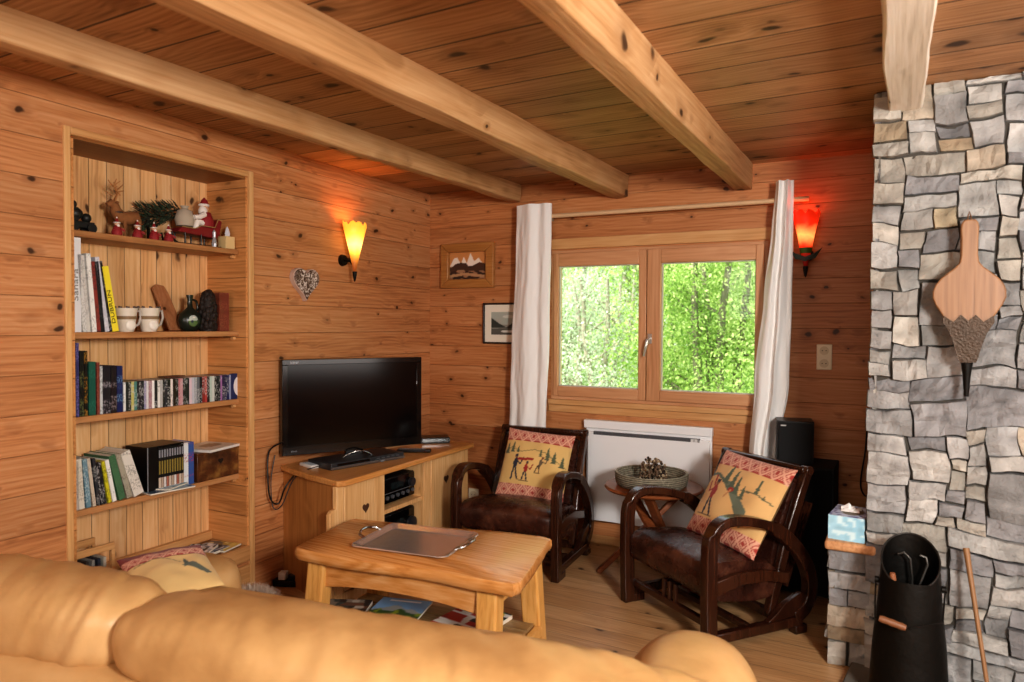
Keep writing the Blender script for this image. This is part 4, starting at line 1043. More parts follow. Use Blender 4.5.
# mugs
for k, (x, lab) in enumerate([(126, 'white painted mug beside the yellow book'), (149, 'white painted mug next to the leaning wooden board')]):
    s = bk_s(x, 330, .12); t = thing('mug', lab, 'mug', LW(s, .12, z2), AL, 'white mugs with painted patches')
    hgt = zs_at(x, 308, .10)-z2
    mb = MB(); mb.lathe([(0, .002), (.030, 0), (.034, .012), (.041, hgt*.55), (.043, hgt*.8), (.047, hgt), (.043, hgt), (.038, hgt*.6), (.03, .01), (0, .008)], 32); mb.build('cup_body', plain('mug_ceramic', hexc('dcd2c4'), .3), t, smooth=50)
    mb = MB(); mb.lathe([(.0405, hgt*.52), (.0425, hgt*.6), (.0435, hgt*.66)], 32); mb.build('brown_band', P('8c7458', .5), t, smooth=50)
    mb = MB(); mb.tube([(.04, 0, hgt*.85), (.065, 0, hgt*.9), (.07, 0, hgt*.6), (.058, 0, hgt*.3), (.036, 0, hgt*.2)], .006, 8); mb.build('handle', P('b8b0a8', .4), t, smooth=60)
    mb = MB(); mb.ball((.0, -.034, hgt*.28), .024, sy=.35); mb.build('painted_patch', P('eee6dc', .4), t, smooth=60)
    mb = MB()
    for i in range(9): a = 2*pi*i/9; mb.ball((.044*cos(a), .044*sin(a), hgt+.004), .005, 6, 4)
    mb.build('rim_beads', P('5c4c4a', .5), t, smooth=60)
# leaning plank
a, b = bk_s(163, 330, .13), bk_s(177, 330, .13); hh = zs_at(158, 281, .22)-z2
mb = MB(); w_ = (b-a); mb.prism([(-.5*w_, 0), (.5*w_, 0), (.42*w_-.020, hh*.80), (.3*w_-.025, hh*.97), (-.2*w_-.028, hh), (-.5*w_-.028, hh*.93)], 0, .012, 'y')
mb.xf(Matrix.Rotation(-.40, 4, 'X'))
tag(mb.build('wooden_board', wood('rough_board', hexc('7a4a2a'), hexc('a8704a'), hexc('bc8862'), 'z', None, knots=10, kr=.12), loc=LW((a+b)/2+.055, .15, z2+.006), rotz=AL, bevel=.002), 'rough brown wooden board leaning upright behind the mugs', 'board')
# jug
s = bk_s(190, 330, .12); t = thing('jug', 'round dark green-black jug with a small painted landscape', 'jug', LW(s, .12, z2), AL)
hgt = zs_at(190, 295, .12)-z2
mb = MB(); mb.lathe([(0, 0), (.032, 0), (.052, .02), (.060, .05), (.052, .082), (.026, .104), (.014, .115), (.012, hgt*.85), (.017, hgt*.97), (.017, hgt), (.009, hgt)], 32, sy=.75); mb.build('jug_body', plain('dark_ceramic', hexc('20261f'), .3), t, smooth=60)
mb = MB(); mb.tube([(.012, 0, hgt*.88), (.036, 0, hgt*.84), (.044, 0, hgt*.66), (.036, 0, .098)], .006, 8); mb.build('handle', P('20261f', .3), t, smooth=60)
mb = MB(); mb.grid(lambda u, v: (-.012+(u-.5)*2*.028*sqrt(max(0, 1-(2*v-1)**2)), -.0465+.006*abs(2*u-1)**2+.003*abs(2*v-1)**2, .05+(v-.5)*.056), 24, 24, colfn=Art(lambda u, v: hexc('b8c0b8') if v > .5 else hexc('5c7448')).ell(.3, .45, .12, .12, hexc('2c3c4c')).ell(.7, .4, .15, .1, hexc('4a6a3a')).ell(.5, .8, .2, .06, hexc('e0dcd0'))); mb.build('painted_scene', COLM, t, smooth=180)
# dark carved figure
s = bk_s(208, 330, .10); hgt = zs_at(208, 291, .10)-z2
mb = MB(); rr = random.Random(8); 
for k in range(120):
    z = rr.random(); r = .034*(1-z**4)**.5+.004; a = rr.random()*2*pi; mb.ball((r*cos(a)*.95, r*sin(a)*.8, .012+z*(hgt-.022)), .010+rr.random()*.006, 6, 4, sz=1.4)
mb.lathe([(0, 0), (.034, 0), (.036, hgt*.8), (.02, hgt*.95), (0, hgt*.96)], 16)
tag(mb.build('pine_cone', plain('dark_cone', hexc('241812'), .7, vary=.4), loc=LW(s, .10, z2), rotz=AL, smooth=60), 'large dark brown pine cone standing beside the jug', 'pine cone')
a, b = bk_s(219.5, 330, .075), bk_s(229, 330, .075)
book('thick red-brown leather book at the right end of the second shelf', a, b, z2, zs_at(218, 292.5, .075)-z2, .13, '74382a', '9c5a44', 0, seed=31, off=.075)

# shelf 1 ornaments
z1 = SZ[1]
# dark figurine
s = bk_s(79, 230, .12); t = thing('figurine', 'dark cast figurine of a small vehicle at the left end of the top shelf', 'figurine', LW(s, .12, z1), AL)
mb = MB(); mb.box(-.05, .055, -.02, .02, .018, .045); mb.ball((-.015, 0, .075), .026, sx=1.1); mb.ball((.03, 0, .062), .02); mb.box(-.045, -.01, -.018, .018, .045, .10); mb.ball((-.028, 0, .112), .018); mb.build('cast_body', plain('dark_cast', hexc('2a2c2a'), .45, .3, vary=.4), t, bevel=.003)
for x, y in ((-.035, -.022), (.04, -.022), (-.035, .022), (.04, .022)):
    mb = MB(); mb.cyl((x, y-.005, .02), (x, y+.005, .02), .02, n=16); mb.build('wheel', P('1c1c1c', .5), t, smooth=40)
# reindeer
s = bk_s(122, 232, .14); t = thing('reindeer_figure', 'brown reindeer ornament with branching twig antlers on the top shelf', 'ornament', LW(s, .14, z1), AL)
RD = plain('reindeer_fur', hexc('8a5a34'), .9, bump=.001, bs=300, vary=.3)
mb = MB(); mb.tube([(.085, 0, .075), (.06, 0, .095), (.02, 0, .088), (-.01, 0, .09), (-.03, 0, .115), (-.035, 0, .14), (-.05, 0, .145), (-.068, 0, .135)], [.012, .032, .030, .030, .024, .018, .018, .009], 12)
for x, y in ((.07, .016), (.07, -.016), (.0, .016), (.0, -.016)): mb.tube([(x, y, .08), (x+.004, y, .04), (x, y, 0)], [.011, .006, .006], 8)
mb.build('body', RD, t, smooth=60)
for sg in (-1, 1):
    mb = MB(); mb.tube([(-.036, sg*.008, .15), (-.022+.012*sg, sg*.02, .185), (-.03+.03*sg, sg*.035, .215), (-.03+.02*sg, sg*.04, .245)], [.004, .0035, .003, .002], 6)
    for (x0, z0_, x1, z1_) in ((-.024, .18, -.05, .20), (-.03+.02*sg, .20, -.005+.04*sg, .215), (-.03+.028*sg, .212, -.055+.03*sg, .235), (-.03+.028*sg, .212, .0+.03*sg, .24)): mb.tube([(x0, sg*.025, z0_), (x1, sg*.035, z1_)], [.003, .002], 6)
    mb.build('antler', P('b07848', .7), t, smooth=60)
    mb = MB(); mb.ball((-.036, sg*.022, .148), .010, sx=.6, sz=.6); mb.build('ear', RD, t, smooth=60)
mb = MB(); mb.tube([(-.018+.0*i, 0, 0) for i in (0,)]+[(-.018, 0, .001)], .001, 4) if False else mb.lathe([(.026, -.004), (.028, 0), (.026, .004)], 16, o=(-.022, 0, .108)); mb.build('collar', P('3a2a22', .6), t, smooth=60)
# small red-capped figures
RC = P('8c1e22', .7); WC = P('e6dcd4', .8); SK = P('d0a080', .6)
for k, (x, lab) in enumerate([(117, 'small red-clad figurine below the reindeer on the top shelf'), (139, 'small red-clad figurine, second from the left, right of the reindeer'), (154, 'small red-clad figurine, third from the left, in front of the green fir sprig'), (170, 'small red-clad figurine closest to the toy sleigh')]):
    s = bk_s(x, 236, .07); t = thing('figurine', lab, 'figurine', LW(s, .07+.01*(k % 2), z1), AL, 'small red-clad figurines on the top shelf')
    mb = MB(); mb.lathe([(0, 0), (.020, 0), (.022, .012), (.014, .035), (.009, .042), (0, .043)], 16); mb.tube([(-.014, -.006, .03), (-.026, -.016, .018)], .005, 6); mb.tube([(.014, -.006, .03), (.026, -.014, .02)], .005, 6); mb.build('coat', RC, t, smooth=60)
    mb = MB(); mb.ball((0, 0, .048), .011, 10, 6); mb.build('head', SK, t, smooth=60)
    mb = MB(); mb.lathe([(.013, .052), (.010, .056), (.003, .072), (0, .074)], 12); mb.build('cap', RC, t, smooth=60)
    mb = MB(); mb.lathe([(.0125, .051), (.015, .053), (.0125, .056)], 12); mb.ball((0, 0, .075), .004, 6, 4); mb.ball((0, -.008, .040), .007, 8, 5, sz=1.2); mb.build('white_trim', WC, t, smooth=60)
# sleigh with rider, fir tree, sack
s = bk_s(196, 242, .13); t = thing('toy_sleigh', 'dark red toy sleigh on black runners on the top shelf', 'sleigh', LW(s, .13, z1), AL)
mb = MB(); mb.prism([(-.085, .062), (-.10, .045), (.07, .035), (.085, .05), (.095, .105), (.075, .11), (.06, .075), (.0, .075), (-.03, .062)], -.03, .03, 'y'); mb.build('sleigh_body', P('7c1f22', .4), t, bevel=.003)
mb = MB(); mb.sweep([(-.086, -.032, .064), (-.03, -.032, .063), (.0, -.032, .077), (.06, -.032, .077), (.076, -.032, .111), (.095, -.032, .107)], .003, .003, side=(0, 1, 0)); mb.build('gold_edging', P('b89a68', .4, metal=.5), t)
for sg in (-1, 1):
    mb = MB(); mb.tube([(-.125, sg*.028, .04), (-.12, sg*.028, .015), (-.10, sg*.028, .003), (.09, sg*.028, .003)], .0035, 6)
    for x in (-.07, 0, .06): mb.tube([(x, sg*.028, .003), (x, sg*.028, .045)], .003, 6)
    mb.build('runner', P('1e1a18', .4), t, smooth=60)
p = thing('figurine', 'white-bearded figurine in red coat and hat riding in the toy sleigh', 'figurine', LW(s+.02, .13, z1+.078), AL)
mb = MB(); mb.lathe([(0, 0), (.032, 0), (.034, .02), (.022, .055), (0, .06)], 18, o=(.02, 0, 0)); mb.build('coat', RC, p, smooth=60)
mb = MB(); mb.tube([(.0, -.02, .045), (-.03, -.03, .03), (-.05, -.028, .028)], [.012, .010, .008], 8); mb.tube([(.01, -.01, .012), (-.03, -.018, .012), (-.04, -.02, -.02)], [.014, .012, .01], 8); mb.build('limb', WC, p, smooth=60)
mb = MB(); mb.ball((.016, 0, .07), .018); mb.build('head', SK, p, smooth=60)
mb = MB(); mb.ball((.008, -.004, .058), .017, sz=1.3); mb.lathe([(.018, .078), (.021, .082), (.018, .087)], 14, o=(.016, 0, 0)); mb.build('beard', WC, p, smooth=60)
mb = MB(); mb.lathe([(.018, .083), (.012, .10), (.002, .112), (0, .113)], 14, o=(.018, 0, 0)); mb.build('hat', RC, p, smooth=60)
mb = MB(); mb.lathe([(0, 0), (.03, .004), (.036, .03), (.026, .06), (.010, .068), (.016, .078), (0, .078)], 16)
tag(mb.build('gift_sack', P('b0a290', .9), loc=LW(s-.045, .135, z1+.068), rotz=AL, smooth=60), 'pale cloth gift sack piled in the front of the toy sleigh', 'sack')
s3 = bk_s(168, 236, .17); mb = MB(); rr = random.Random(2)
for k in range(420):
    tt = rr.random(); c = Vector((-.075+.15*tt, 0, .08+.055*tt)); r = .05*(1-tt*.55)*rr.random()**.5+.004; a = rr.random()*2*pi
    q0 = c+Vector((0, cos(a)*r*.7, sin(a)*r)); q1 = q0+Vector((-.012-.01*rr.random(), cos(a)*.012, sin(a)*.014)); mb.tube([q0, q1], [.0022, .0008], 4, m=rr.choice([0, 1]))
mb.tube([(-.07, 0, .08), (.09, 0, .14)], .004, 6, m=1)
mb.tube([(-.04, 0, .085), (-.04, 0, 0)], .006, 6, m=1)
tag(mb.build('fir_sprig', [P('3c4a34', .9), P('2a2c20', .9)], loc=LW(s3+.005, .185, z1), rotz=AL), 'bushy dark green artificial fir sprig behind the toy sleigh', 'greenery')
s = bk_s(226.5, 246, .09); t = thing('candle_block', 'small pale wooden block topped with a glass crystal on the top shelf', 'ornament', LW(s, .085, z1), AL)
mb = MB(); mb.box(-.030, .026, -.025, .03, 0, .062); mb.build('wooden_block', P('d8bc88', .6), t, bevel=.002)
mb = MB(); mb.lathe([(0, .062), (.012, .062), (.014, .075), (.008, .10), (0, .115)], 6); mb.build('crystal', P('cfd0d6', .15), t)
s = bk_s(213.5, 246, .09); mb = MB(); mb.lathe([(0, 0), (.010, 0), (.013, .02), (.007, .05), (.009, .075), (0, .09)], 8)
tag(mb.build('glass_icicle', P('b4b6bc', .15, metal=.4), loc=LW(s, .085, z1), rotz=AL), 'silvery glass icicle ornament left of the pale wooden block', 'ornament')

# shelf 3: tall books then a row of disc cases
z3 = SZ[3]
tall = [(71.5, 76, 341, '20263c', '6a86b0', 'dark blue patterned book at the left end of the third shelf'), (76.2, 79.5, 343, '3c3a6c', '8c84c8', 'tall violet book, second from the left on the third shelf'),
        (80, 84.6, 351, '161414', '7c8450', 'black book with olive lettering beside the violet book'), (84.8, 88, 351, '1a1612', 'd0983c', 'black book with orange lettering on the third shelf'),
        (89, 96, 362, '1c5a4c', '2c7a68', 'green hardback on the third shelf'), (97, 100, 362.5, '7a3a30', '9c5a4c', 'thin red-brown book right of the green hardback'),
        (100.2, 103, 366, 'c8ccd0', '6a6c70', 'thin silver-grey case right of the red-brown book'), (103.3, 111, 366, '221e28', 'b0a8b0', 'wide black box set with pale lettering on the third shelf'),
        (111.3, 117, 366, '241a20', 'a89aa0', 'black and plum case beside the wide black box set'), (117.2, 123, 366, '20285c', '7ca8d0', 'dark blue case at the right end of the tall group on the third shelf')]
for k, (x0, x1, ty, c, ac, lab) in enumerate(tall):
    xx = (x0+x1)/2; yb = 416.6-(xx-71)*.0976
    a, b = bk_s(x0, yb), bk_s(x1, yb); book(lab, a+.0005, b-.0005, z3, zs_at(xx, ty)-z3, .15, c, ac, 0, seed=k+40)
cd = [('e4e4e4', 'white'), ('2a2e2c', 'black'), ('2c3028', 'dark olive'), ('c4bc74', 'pale yellow'), ('5a8880', 'teal'), ('22262a', 'black'), ('2c2630', 'black'), ('20242c', 'dark blue'), ('9a96b8', 'lilac'), ('dcd8dc', 'white'), ('a8808a', 'dusty pink'),
      ('f0eeec', 'bright white'), ('2a2a2c', 'black'), ('e8e6e2', 'white'), ('b4b4b4', 'grey'), ('262828', 'black'), ('34343a', 'dark grey'), ('1e2220', 'black'), ('e6dcd8', 'cream'), ('2c2018', 'dark brown'), ('2a2420', 'black'), ('c07a84', 'pink'), ('c8949c', 'light pink'),
      ('2a2a26', 'black'), ('303430', 'dark grey'), ('262626', 'black'), ('d8c0cc', 'pale pink'), ('c0c0cc', 'silver'), ('a0a4ac', 'grey'), ('6c7078', 'mid grey'), ('1e2028', 'black'), ('8c2c2c', 'dark red'), ('b84a48', 'red'), ('2a1e20', 'black'),
      ('b4c4bc', 'pale green'), ('c8ccc8', 'pale grey'), ('16161e', 'black'), ('1a1c26', 'black'), ('1c1c28', 'black'), ('a070a8', 'mauve'), ('30244c', 'deep violet'), ('1e2248', 'navy blue'), ('20285a', 'navy blue'), ('8c98b8', 'light blue')]
x = 124.0; step = (230.0-124.0)/len(cd)
ORD = ['first','second','third','fourth','fifth','sixth','seventh','eighth','ninth','tenth','eleventh','twelfth','thirteenth','fourteenth','fifteenth','sixteenth','seventeenth','eighteenth','nineteenth','twentieth','twenty-first','twenty-second']
def ordn(k, n):
    return ORD[k]+' from the left' if k < n/2 else ORD[n-1-k]+' from the right'
sA, sB = bk_s(123.6, 411.5), bk_s(231, 401.5); rr = random.Random(3); ws = [.7+.6*rr.random() for _ in cd]; tot = sum(ws); cur = sA
for k, (c, nm) in enumerate(cd):
    w_ = (sB-sA)*ws[k]/tot
    book(f'{nm} disc case, {ordn(k, len(cd))} in the low third-shelf row', cur+.0004, cur+w_-.0004, z3, .124 if k > 8 else .126, .135, c, {'e': '6a6a6a', 'f': '8a8a8a'}.get(c[0], 'c8c8c8'), 0, name='disc_case', cat='disc case', seed=k+60, pages=False, group='low disc cases on the third shelf'); cur += w_
sC = bk_s(240, 400.5)
o = book('navy disc case showing a printed silver disc at the right end of the third shelf', sB+.001, sC-.002, z3, .128, .012, '24305c', None, 0, name='disc_case', cat='disc case', pages=False, off=BK)
mb = MB(); w_ = sC-sB
mb.prism([(w_*.5-.005-.035*cos(t_), .064+.05*sin(t_)) for t_ in [-pi/2+pi*i/20 for i in range(21)]], -.0012, -.0002, 'y'); mb.build('printed_disc', P('d8d8dc', .3), o)
a, b = bk_s(158, 372, .15), bk_s(178, 372, .15); mb = MB(); mb.box(0, b-a, 0, .05, 0, .006); tag(mb.build('flat_case', P('5a3020', .6), loc=LW(a, .10, z3+.1285), rotz=AL), 'thin dark red case lying flat on top of the disc row', 'case')

# shelf 4
z4 = SZ[4]
row4 = [(71.5, 75, 462, 2, 'd8d4cc', '8a8a8a', 'narrow off-white book at the far left of the fourth shelf'), (75.3, 79, 462, 0, 'b8b0a8', '5a5a5a', 'greyish paperback, second from the left on the fourth shelf'),
        (79.3, 85, 460, -3, 'dcd6c8', 'a09888', 'wide cream paperback near the left end of the fourth shelf'), (86.5, 91.5, 460, -4, '6a8c9c', 'c8d8dc', 'blue-grey paperback with a pale picture on the fourth shelf'),
        (93, 96.5, 459, -6, 'ccc0b0', '9a8a7c', 'beige paperback leaning on the fourth shelf'), (97.5, 100.5, 459, -5, '32343a', 'a8a8a8', 'dark grey paperback leaning on the fourth shelf'),
        (101, 103.5, 463, -5, '1c1c20', 'c8c8c8', 'black paperback, first of the two black leaning ones on the fourth shelf'), (104, 107, 463, -6, '222226', 'b0b0b0', 'black paperback, second of the two black leaning ones on the fourth shelf'),
        (108.5, 112, 462, -7, 'ccc42c', '3a3a20', 'yellow paperback leaning on the fourth shelf'), (113, 117, 461, -8, 'e8e8e4', '6a6a6a', 'white paperback right of the yellow one on the fourth shelf'),
        (119.5, 126, 457, -11, '4c7454', '3a5c44', 'green hardback leaning on the fourth shelf'), (127.5, 133, 456, -12, 'a8a292', '6c665a', 'grey-beige hardback leaning beside the green one'),
        (134.5, 144.5, 455, -15, 'ddd8cf', '55534e', 'thick white hardback leaning at the right of the leaning row')]
for k, (x0, x1, ty, ln, c, ac, lab) in enumerate(row4):
    xx = (x0+x1)/2; yb = 512-(xx-73)*.195
    a, b = bk_s(x0, yb), bk_s(x1, yb); zt = zs_at(x0+ln, ty+(0)); ln_s = bk_s(x0+ln, yb)-a; hh = max(.12, min(.215, zt-z4))
    book(lab, a+.0006, b-.0006, z4, hh/cos(atan2(ln_s, hh)), .17, c, ac, ln_s, seed=k+90)
# boxed set
a, b = bk_s(147.5, 497), bk_s(184, 490); zt = zs_at(150, 451)-z4
t = thing('book_slipcase', 'black slipcase holding the numbered volumes on the fourth shelf', 'slipcase', LW(a, BK, z4), AL)
mb = MB(); w_ = b-a; zt = .205
mb.box(0, .055, 0, .15, 0, zt); mb.box(.055, w_, .145, .15, 0, zt); mb.box(.055, w_, .0, .15, zt-.006, zt); mb.build('slipcase_shell', BLACK, t, bevel=.001)
mb = MB(); mb.box(0, .004, -.0012, 0, 0, zt); mb.build('grey_edge', P('8a8c90', .4), t)
vw = (w_-.055)/10
for k in range(10):
    o = book(f'black and gold slim volume, {ordn(k, 10)} in the black slipcase', a+.055+k*vw+.0006, a+.055+(k+1)*vw-.0006, z4, zt-.010, .14, '18181a', None, 0, name='volume', seed=7, pages=False, group='black volumes in the slipcase')
    mb = MB(); mb.box(-vw*.3, vw*.3, -.0006, 0, .075, .135); mb.build('gold_label', P('8a7a3a', .5), o)
    mb = MB(); mb.box(-vw*.3, vw*.3, -.0006, 0, .150, .185); mb.build('grey_label', P('8c8c94', .5), o)
    mb = MB(); mb.box(-vw*.42, vw*.42, -.0006, 0, .01, .060); mb.build('picture_label', P(['c8b8a8', 'b09a88', 'd8d0cc', 'a86a58'][k % 4], .5), o)
for x0, x1, c, ac, lab in ((184.2, 188.5, 'dce0e4', 'b02c30', 'white case with red specks right of the black slipcase'), (188.7, 194, '3a5a9c', 'c02c38', 'royal blue book beside the dark wooden chest')):
    a, b = bk_s(x0, 489), bk_s(x1, 488); book(lab, a, b, z4, .198, .14, c, ac, 0, seed=99)
# chest
a, b = bk_s(196, 486), bk_s(241, 479); w_ = min(b, NS1-.014)-a; t = thing('wooden_chest', 'dark mottled wooden chest with a heart mark on the fourth shelf', 'box', LW(a, BK-.01, z4), AL)
N = NT('mottled_wood'); f = N.noise(N.obj(), 14, 5, .6); b_ = N.bsdf(N.ramp(f, [(.3, hexc('2c160c')), (.5, hexc('5a341c')), (.7, hexc('8c6434'))]), .35)
zt = .128; mb = MB(); mb.box(0, w_, 0, .17, 0, zt); mb.build('chest_body', N.mat, t, bevel=.003)
mb = MB(); mb.box(-.003, w_+.002, -.004, .174, zt, zt+.012); mb.build('lid', N.mat, t, bevel=.003)
mb = MB(); mb.prism(heart2(w_*.55, zt*.66, .016), -.0015, 0, 'y'); mb.build('heart_mark', P('140a06', .6), t)
mb = MB(); mb.box(-.10, .115, -.08, .12, 0, .012); mb.box(-.1, .115, -.0805, -.08, 0, .012)
o = mb.build('book', P('dcd8d2', .5), loc=LW(a+w_*.5+.0, BK+.045, z4+zt+.0125), rotz=AL+.18, bevel=.002); tag(o, 'white picture book lying flat on top of the dark wooden chest', 'book')
mb = MB(); mb.grid(lambda u, v: (-.095+.2*u, -.075+.19*v, .0126), 12, 12, colfn=Art(hexc('d8d4ce')).ell(.6, .5, .3, .25, hexc('9c8c7c'))); mb.build('cover_picture', COLM, o)
def magw(label, s, off, z, ang, w, h, art, thick=.006, **k):
    p = LW(s, off, z); return mag(label, (p.x, p.y, z), AL+ang, w, h, art, thick, **k)
sm_ = bk_s(165, 500, .06)
magw('blue-grey brochure jutting over the front edge of the fourth shelf', sm_+.01, .07, z4+.002, -.15, .21, .14, patch(21, ['6a84a0', '8ca4b8', 'b8c4d0', '4a5c74'], 5), .006)
magw('pale blue booklet on top of the brochure on the fourth shelf', sm_+.03, .075, z4+.009, .35, .15, .10, patch(22, ['8cb0c8', 'a8c4d4', '6c90a8', 'd0dce4'], 4), .006)
# bottom compartment
zb = NZ0+.002
s5 = bk_s(207, 547, .05)
magw('loose newspapers and magazines, lowest of the heap at the bottom of the bookcase', s5+.0, .10, zb, .1, .24, .15, patch(31, ['2c3648', 'd8dce0', '5a6478', '9aa4b4', '1c2028'], 9), .012)
magw('folded black and white magazine on top of the heap at the bottom of the bookcase', s5-.03, .09, zb+.013, .5, .22, .13, patch(33, ['1c2430', 'e4e6ea', '6c7c94', 'b8bec8'], 8), .010)
magw('yellow-edged magazine at the right of the heap in the bottom of the bookcase', s5+.11, .10, zb+.001, .2, .13, .17, patch(35, ['d8c070', 'e0d4a0', 'b8a058', '6c6a64'], 3), .008)
# small rack at lower left
a, b = bk_s(73, 560, .03), bk_s(115, 550, .03)
t = thing('magazine_rack', 'small pale wooden magazine rack at the bottom left of the bookcase', 'rack', LW(a, .03, zb), AL); w_ = b-a; hh = .20
for y in (0, .13): mb = MB(); mb.box(0, w_, y, y+.012, hh-.03, hh); mb.build('rail', W_trimx, t, bevel=.002)
mb = MB(); mb.box(0, w_, 0, .142, .0, .012); mb.build('rack_base', W_trimx, t, bevel=.002)
for x in (0, w_-.014):
    for y in (0, .13): mb = MB(); mb.box(x, x+.014, y, y+.012, .012, hh-.03); mb.build('rack_post', W_trimx, t)
for k in range(4):
    mb = MB(); mb.box(0, .012, 0, .10, 0, .13); p = LW(a+w_*(.35+.14*k), .045, zb+.013); tag(mb.build('folded_map', P(['3a3432', '8c8c88', '2c3444', 'b8b4a8'][k], .6), loc=p, rotz=AL), ['dark brown', 'grey', 'dark blue', 'cream'][k]+' folded leaflet standing in the magazine rack', 'leaflet')

for o_ in list(COL.objects):
    if o_.parent is None and (o_.name.startswith('toy_sleigh') or o_.get('label', '').startswith(('white-bearded', 'pale cloth gift', 'bushy dark'))):
        k_ = 1.28; c_ = LW(bk_s(196, 242, .13), .13, z1); o_.location = c_+(o_.location-c_)*k_; o_.scale = (k_,)*3
# ================================================================== WALL DECORATIONS
s, z = at_l(305, 282, -.02); hz = .105
t = thing('heart_ornament', 'bark-covered heart ornament with a pale rim hanging left of the yellow lamp', 'heart ornament', LW(s, 0, z), AL)
mb = MB(); mb.prism(heart2(0, 0, hz, 40), -.03, -.002, 'y'); mb.build('heart_rim', P('c4a898', .7), t, bevel=.004)
N = NT('bark'); f = N.noise(N.obj(), 45, 5, .7, 1.5); b_ = N.bsdf(N.ramp(f, [(.38, hexc('3a2418')), (.5, hexc('7a6252')), (.56, hexc('d8ccc4')), (.7, hexc('f0e8e4'))]), .8); N.bump(f, .006, 1, b_)
mb = MB(); mb.prism([(x, z_) for x, z_ in heart2(0, 0, hz*.93, 40)], -.04, -.03, 'y'); mb.build('bark_face', N.mat, t, bevel=.004)
def picture(px, label, frame_w, frame_d, fmat, mat_w, art, px1=None, inner='printed_picture'):
    (x0, y0), (x1, y1) = px; s0, z1_ = at_b(x0, y0, -.02); s1, z0_ = at_b(x1, y1, -.02)
    t = thing('picture_frame', label, 'picture', BW((s0+s1)/2, 0, z0_), AB); w, h = (s1-s0)/2, z1_-z0_
    f = frame_w
    mb = MB()
    for pts in ([(-w, 0), (w, 0), (w-f, f), (-w+f, f)], [(-w, h), (-w+f, h-f), (w-f, h-f), (w, h)], [(-w, 0), (-w+f, f), (-w+f, h-f), (-w, h)], [(w, 0), (w, h), (w-f, h-f), (w-f, f)]): mb.prism(pts, -frame_d, -.001, 'y')
    mb.build('frame', fmat, t, bevel=min(.006, f*.3))
    mb = MB(); mb.box(-w+f, w-f, -.006, -.002, f, h-f); mb.build('mount', P('e8e0d0', .8) if mat_w else fmat, t)
    q_ = f+mat_w; mb = MB(); mb.grid(lambda u, v: (-w+q_+(2*w-2*q_)*u, -.0075, q_+(h-2*q_)*v), 60, 44, colfn=art); mb.build(inner, COLM, t)
    return t, w, h
a = Art(lambda u, v: hexc('c88a54') if v > .5 else (hexc('3c2a24') if noise.noise(Vector((u*8, v*9, 2))) > -.05 else hexc('9c7458')))
a.poly([(.0, .5), (.12, .8), (.2, .82), (.3, .58), (.38, .85), (.46, .6), (.56, .98), (.66, .66), (.78, .78), (.9, .55), (1, .5)], hexc('e8dcd0')); a.poly([(0, .38), (.15, .58), (.3, .62), (.45, .60), (.55, .40), (.62, .5), (.8, .62), (1, .55), (1, .3), (0, .3)], hexc('4a3228')); a.path([(.0, .12), (.4, .2), (1, .08)], .05, hexc('b48c68')); a.ell(.3, .3, .12, .06, hexc('a07c60'))
picture(((441.5, 244.5), (494, 287.5)), 'wide wooden framed mountain relief picture near the corner', .062, .035, W_frame, 0, a)
a = Art(lambda u, v: hexc('a8b0a8') if v > .45 else hexc('8c8c84')); a.poly([(0, .3), (0, .75), (.25, .5), (.5, .3)], hexc('3a3e3a')); a.poly([(1, .25), (1, .8), (.7, .55), (.45, .3)], hexc('3c3c3a')); a.poly([(0, 0), (0, .25), (.5, .3), (1, .2), (1, 0)], hexc('5c5c56')); a.ell(.5, .15, .2, .05, hexc('d0d0c8')); a.ell(.55, .8, .2, .07, hexc('c8ccc4'))
picture(((482.5, 303), (531, 344.5)), 'dark thin-framed mountain print in a cream mount, partly behind the left curtain', .012, .02, P('2a1e1a', .4), .05, a)

# ================================================================== BELLOWS
P0 = at_y(967, 330, 3.065)
t = thing('fire_bellows', 'teardrop wooden fire bellows hanging nozzle down on the stone chimney', 'bellows', (P0.x, 3.075, P0.z)); 
def bz(y): return at_y(967, y, 3.06).z-P0.z
def outline(k=1):
    pr = [(221, 5), (224, 8), (230, 9), (240, 8.4), (256, 8.4), (263, 9.5), (268, 14), (273, 21), (279, 28.5), (285, 33.5), (291, 36), (298, 36), (305, 33), (313, 27.5), (321, 22), (332, 17), (345, 12.5), (356, 9)]
    r = [(w*.0031*k, bz(y)) for y, w in pr]; return [(x, z) for x, z in r]+[(-x, z) for x, z in reversed(r)]
mb = MB(); mb.prism(outline(), -.062, -.050, 'y'); mb.build('front_board', W_bellow, t, bevel=.005, seg=3)
mb = MB(); mb.prism(outline(.985), -.012, -.000, 'y'); mb.build('back_board', W_bellow, t, bevel=.004)
ol = [(x, z) for x, z in outline(.95) if z < bz(264)]
mb = MB(); n = len(ol); vs = []
for y_, k in ((-.05, 1), (-.04, .93), (-.031, 1), (-.022, .93), (-.012, 1)): vs += [(x*k, y_, z) for x, z in ol]
mb.add(vs, [(r*n+i, r*n+(i+1) % n, (r+1)*n+(i+1) % n, (r+1)*n+i) for r in range(4) for i in range(n)]); mb.build('leather_gusset', P('3c2416', .6), t, smooth=50)
mb = MB(); pr = [(316, 24), (322, 25), (333, 18), (345, 13.5), (357, 10), (362, 8)]; r = [(w*.00315, bz(y)) for y, w in pr]; top = [(-r[0][0]*.6, bz(322)), (-r[0][0]*.3, bz(315)), (0, bz(321)), (r[0][0]*.3, bz(315)), (r[0][0]*.6, bz(322))]
mb.prism([(x, z) for x, z in r][0:]+[(-x, z) for x, z in reversed(r)]+top, -.068, -.0625, 'y'); mb.build('ornate_brass_plate', plain('dark_brass', hexc('3e2e20'), .45, .4, bump=.003, bs=120, vary=.4), t)
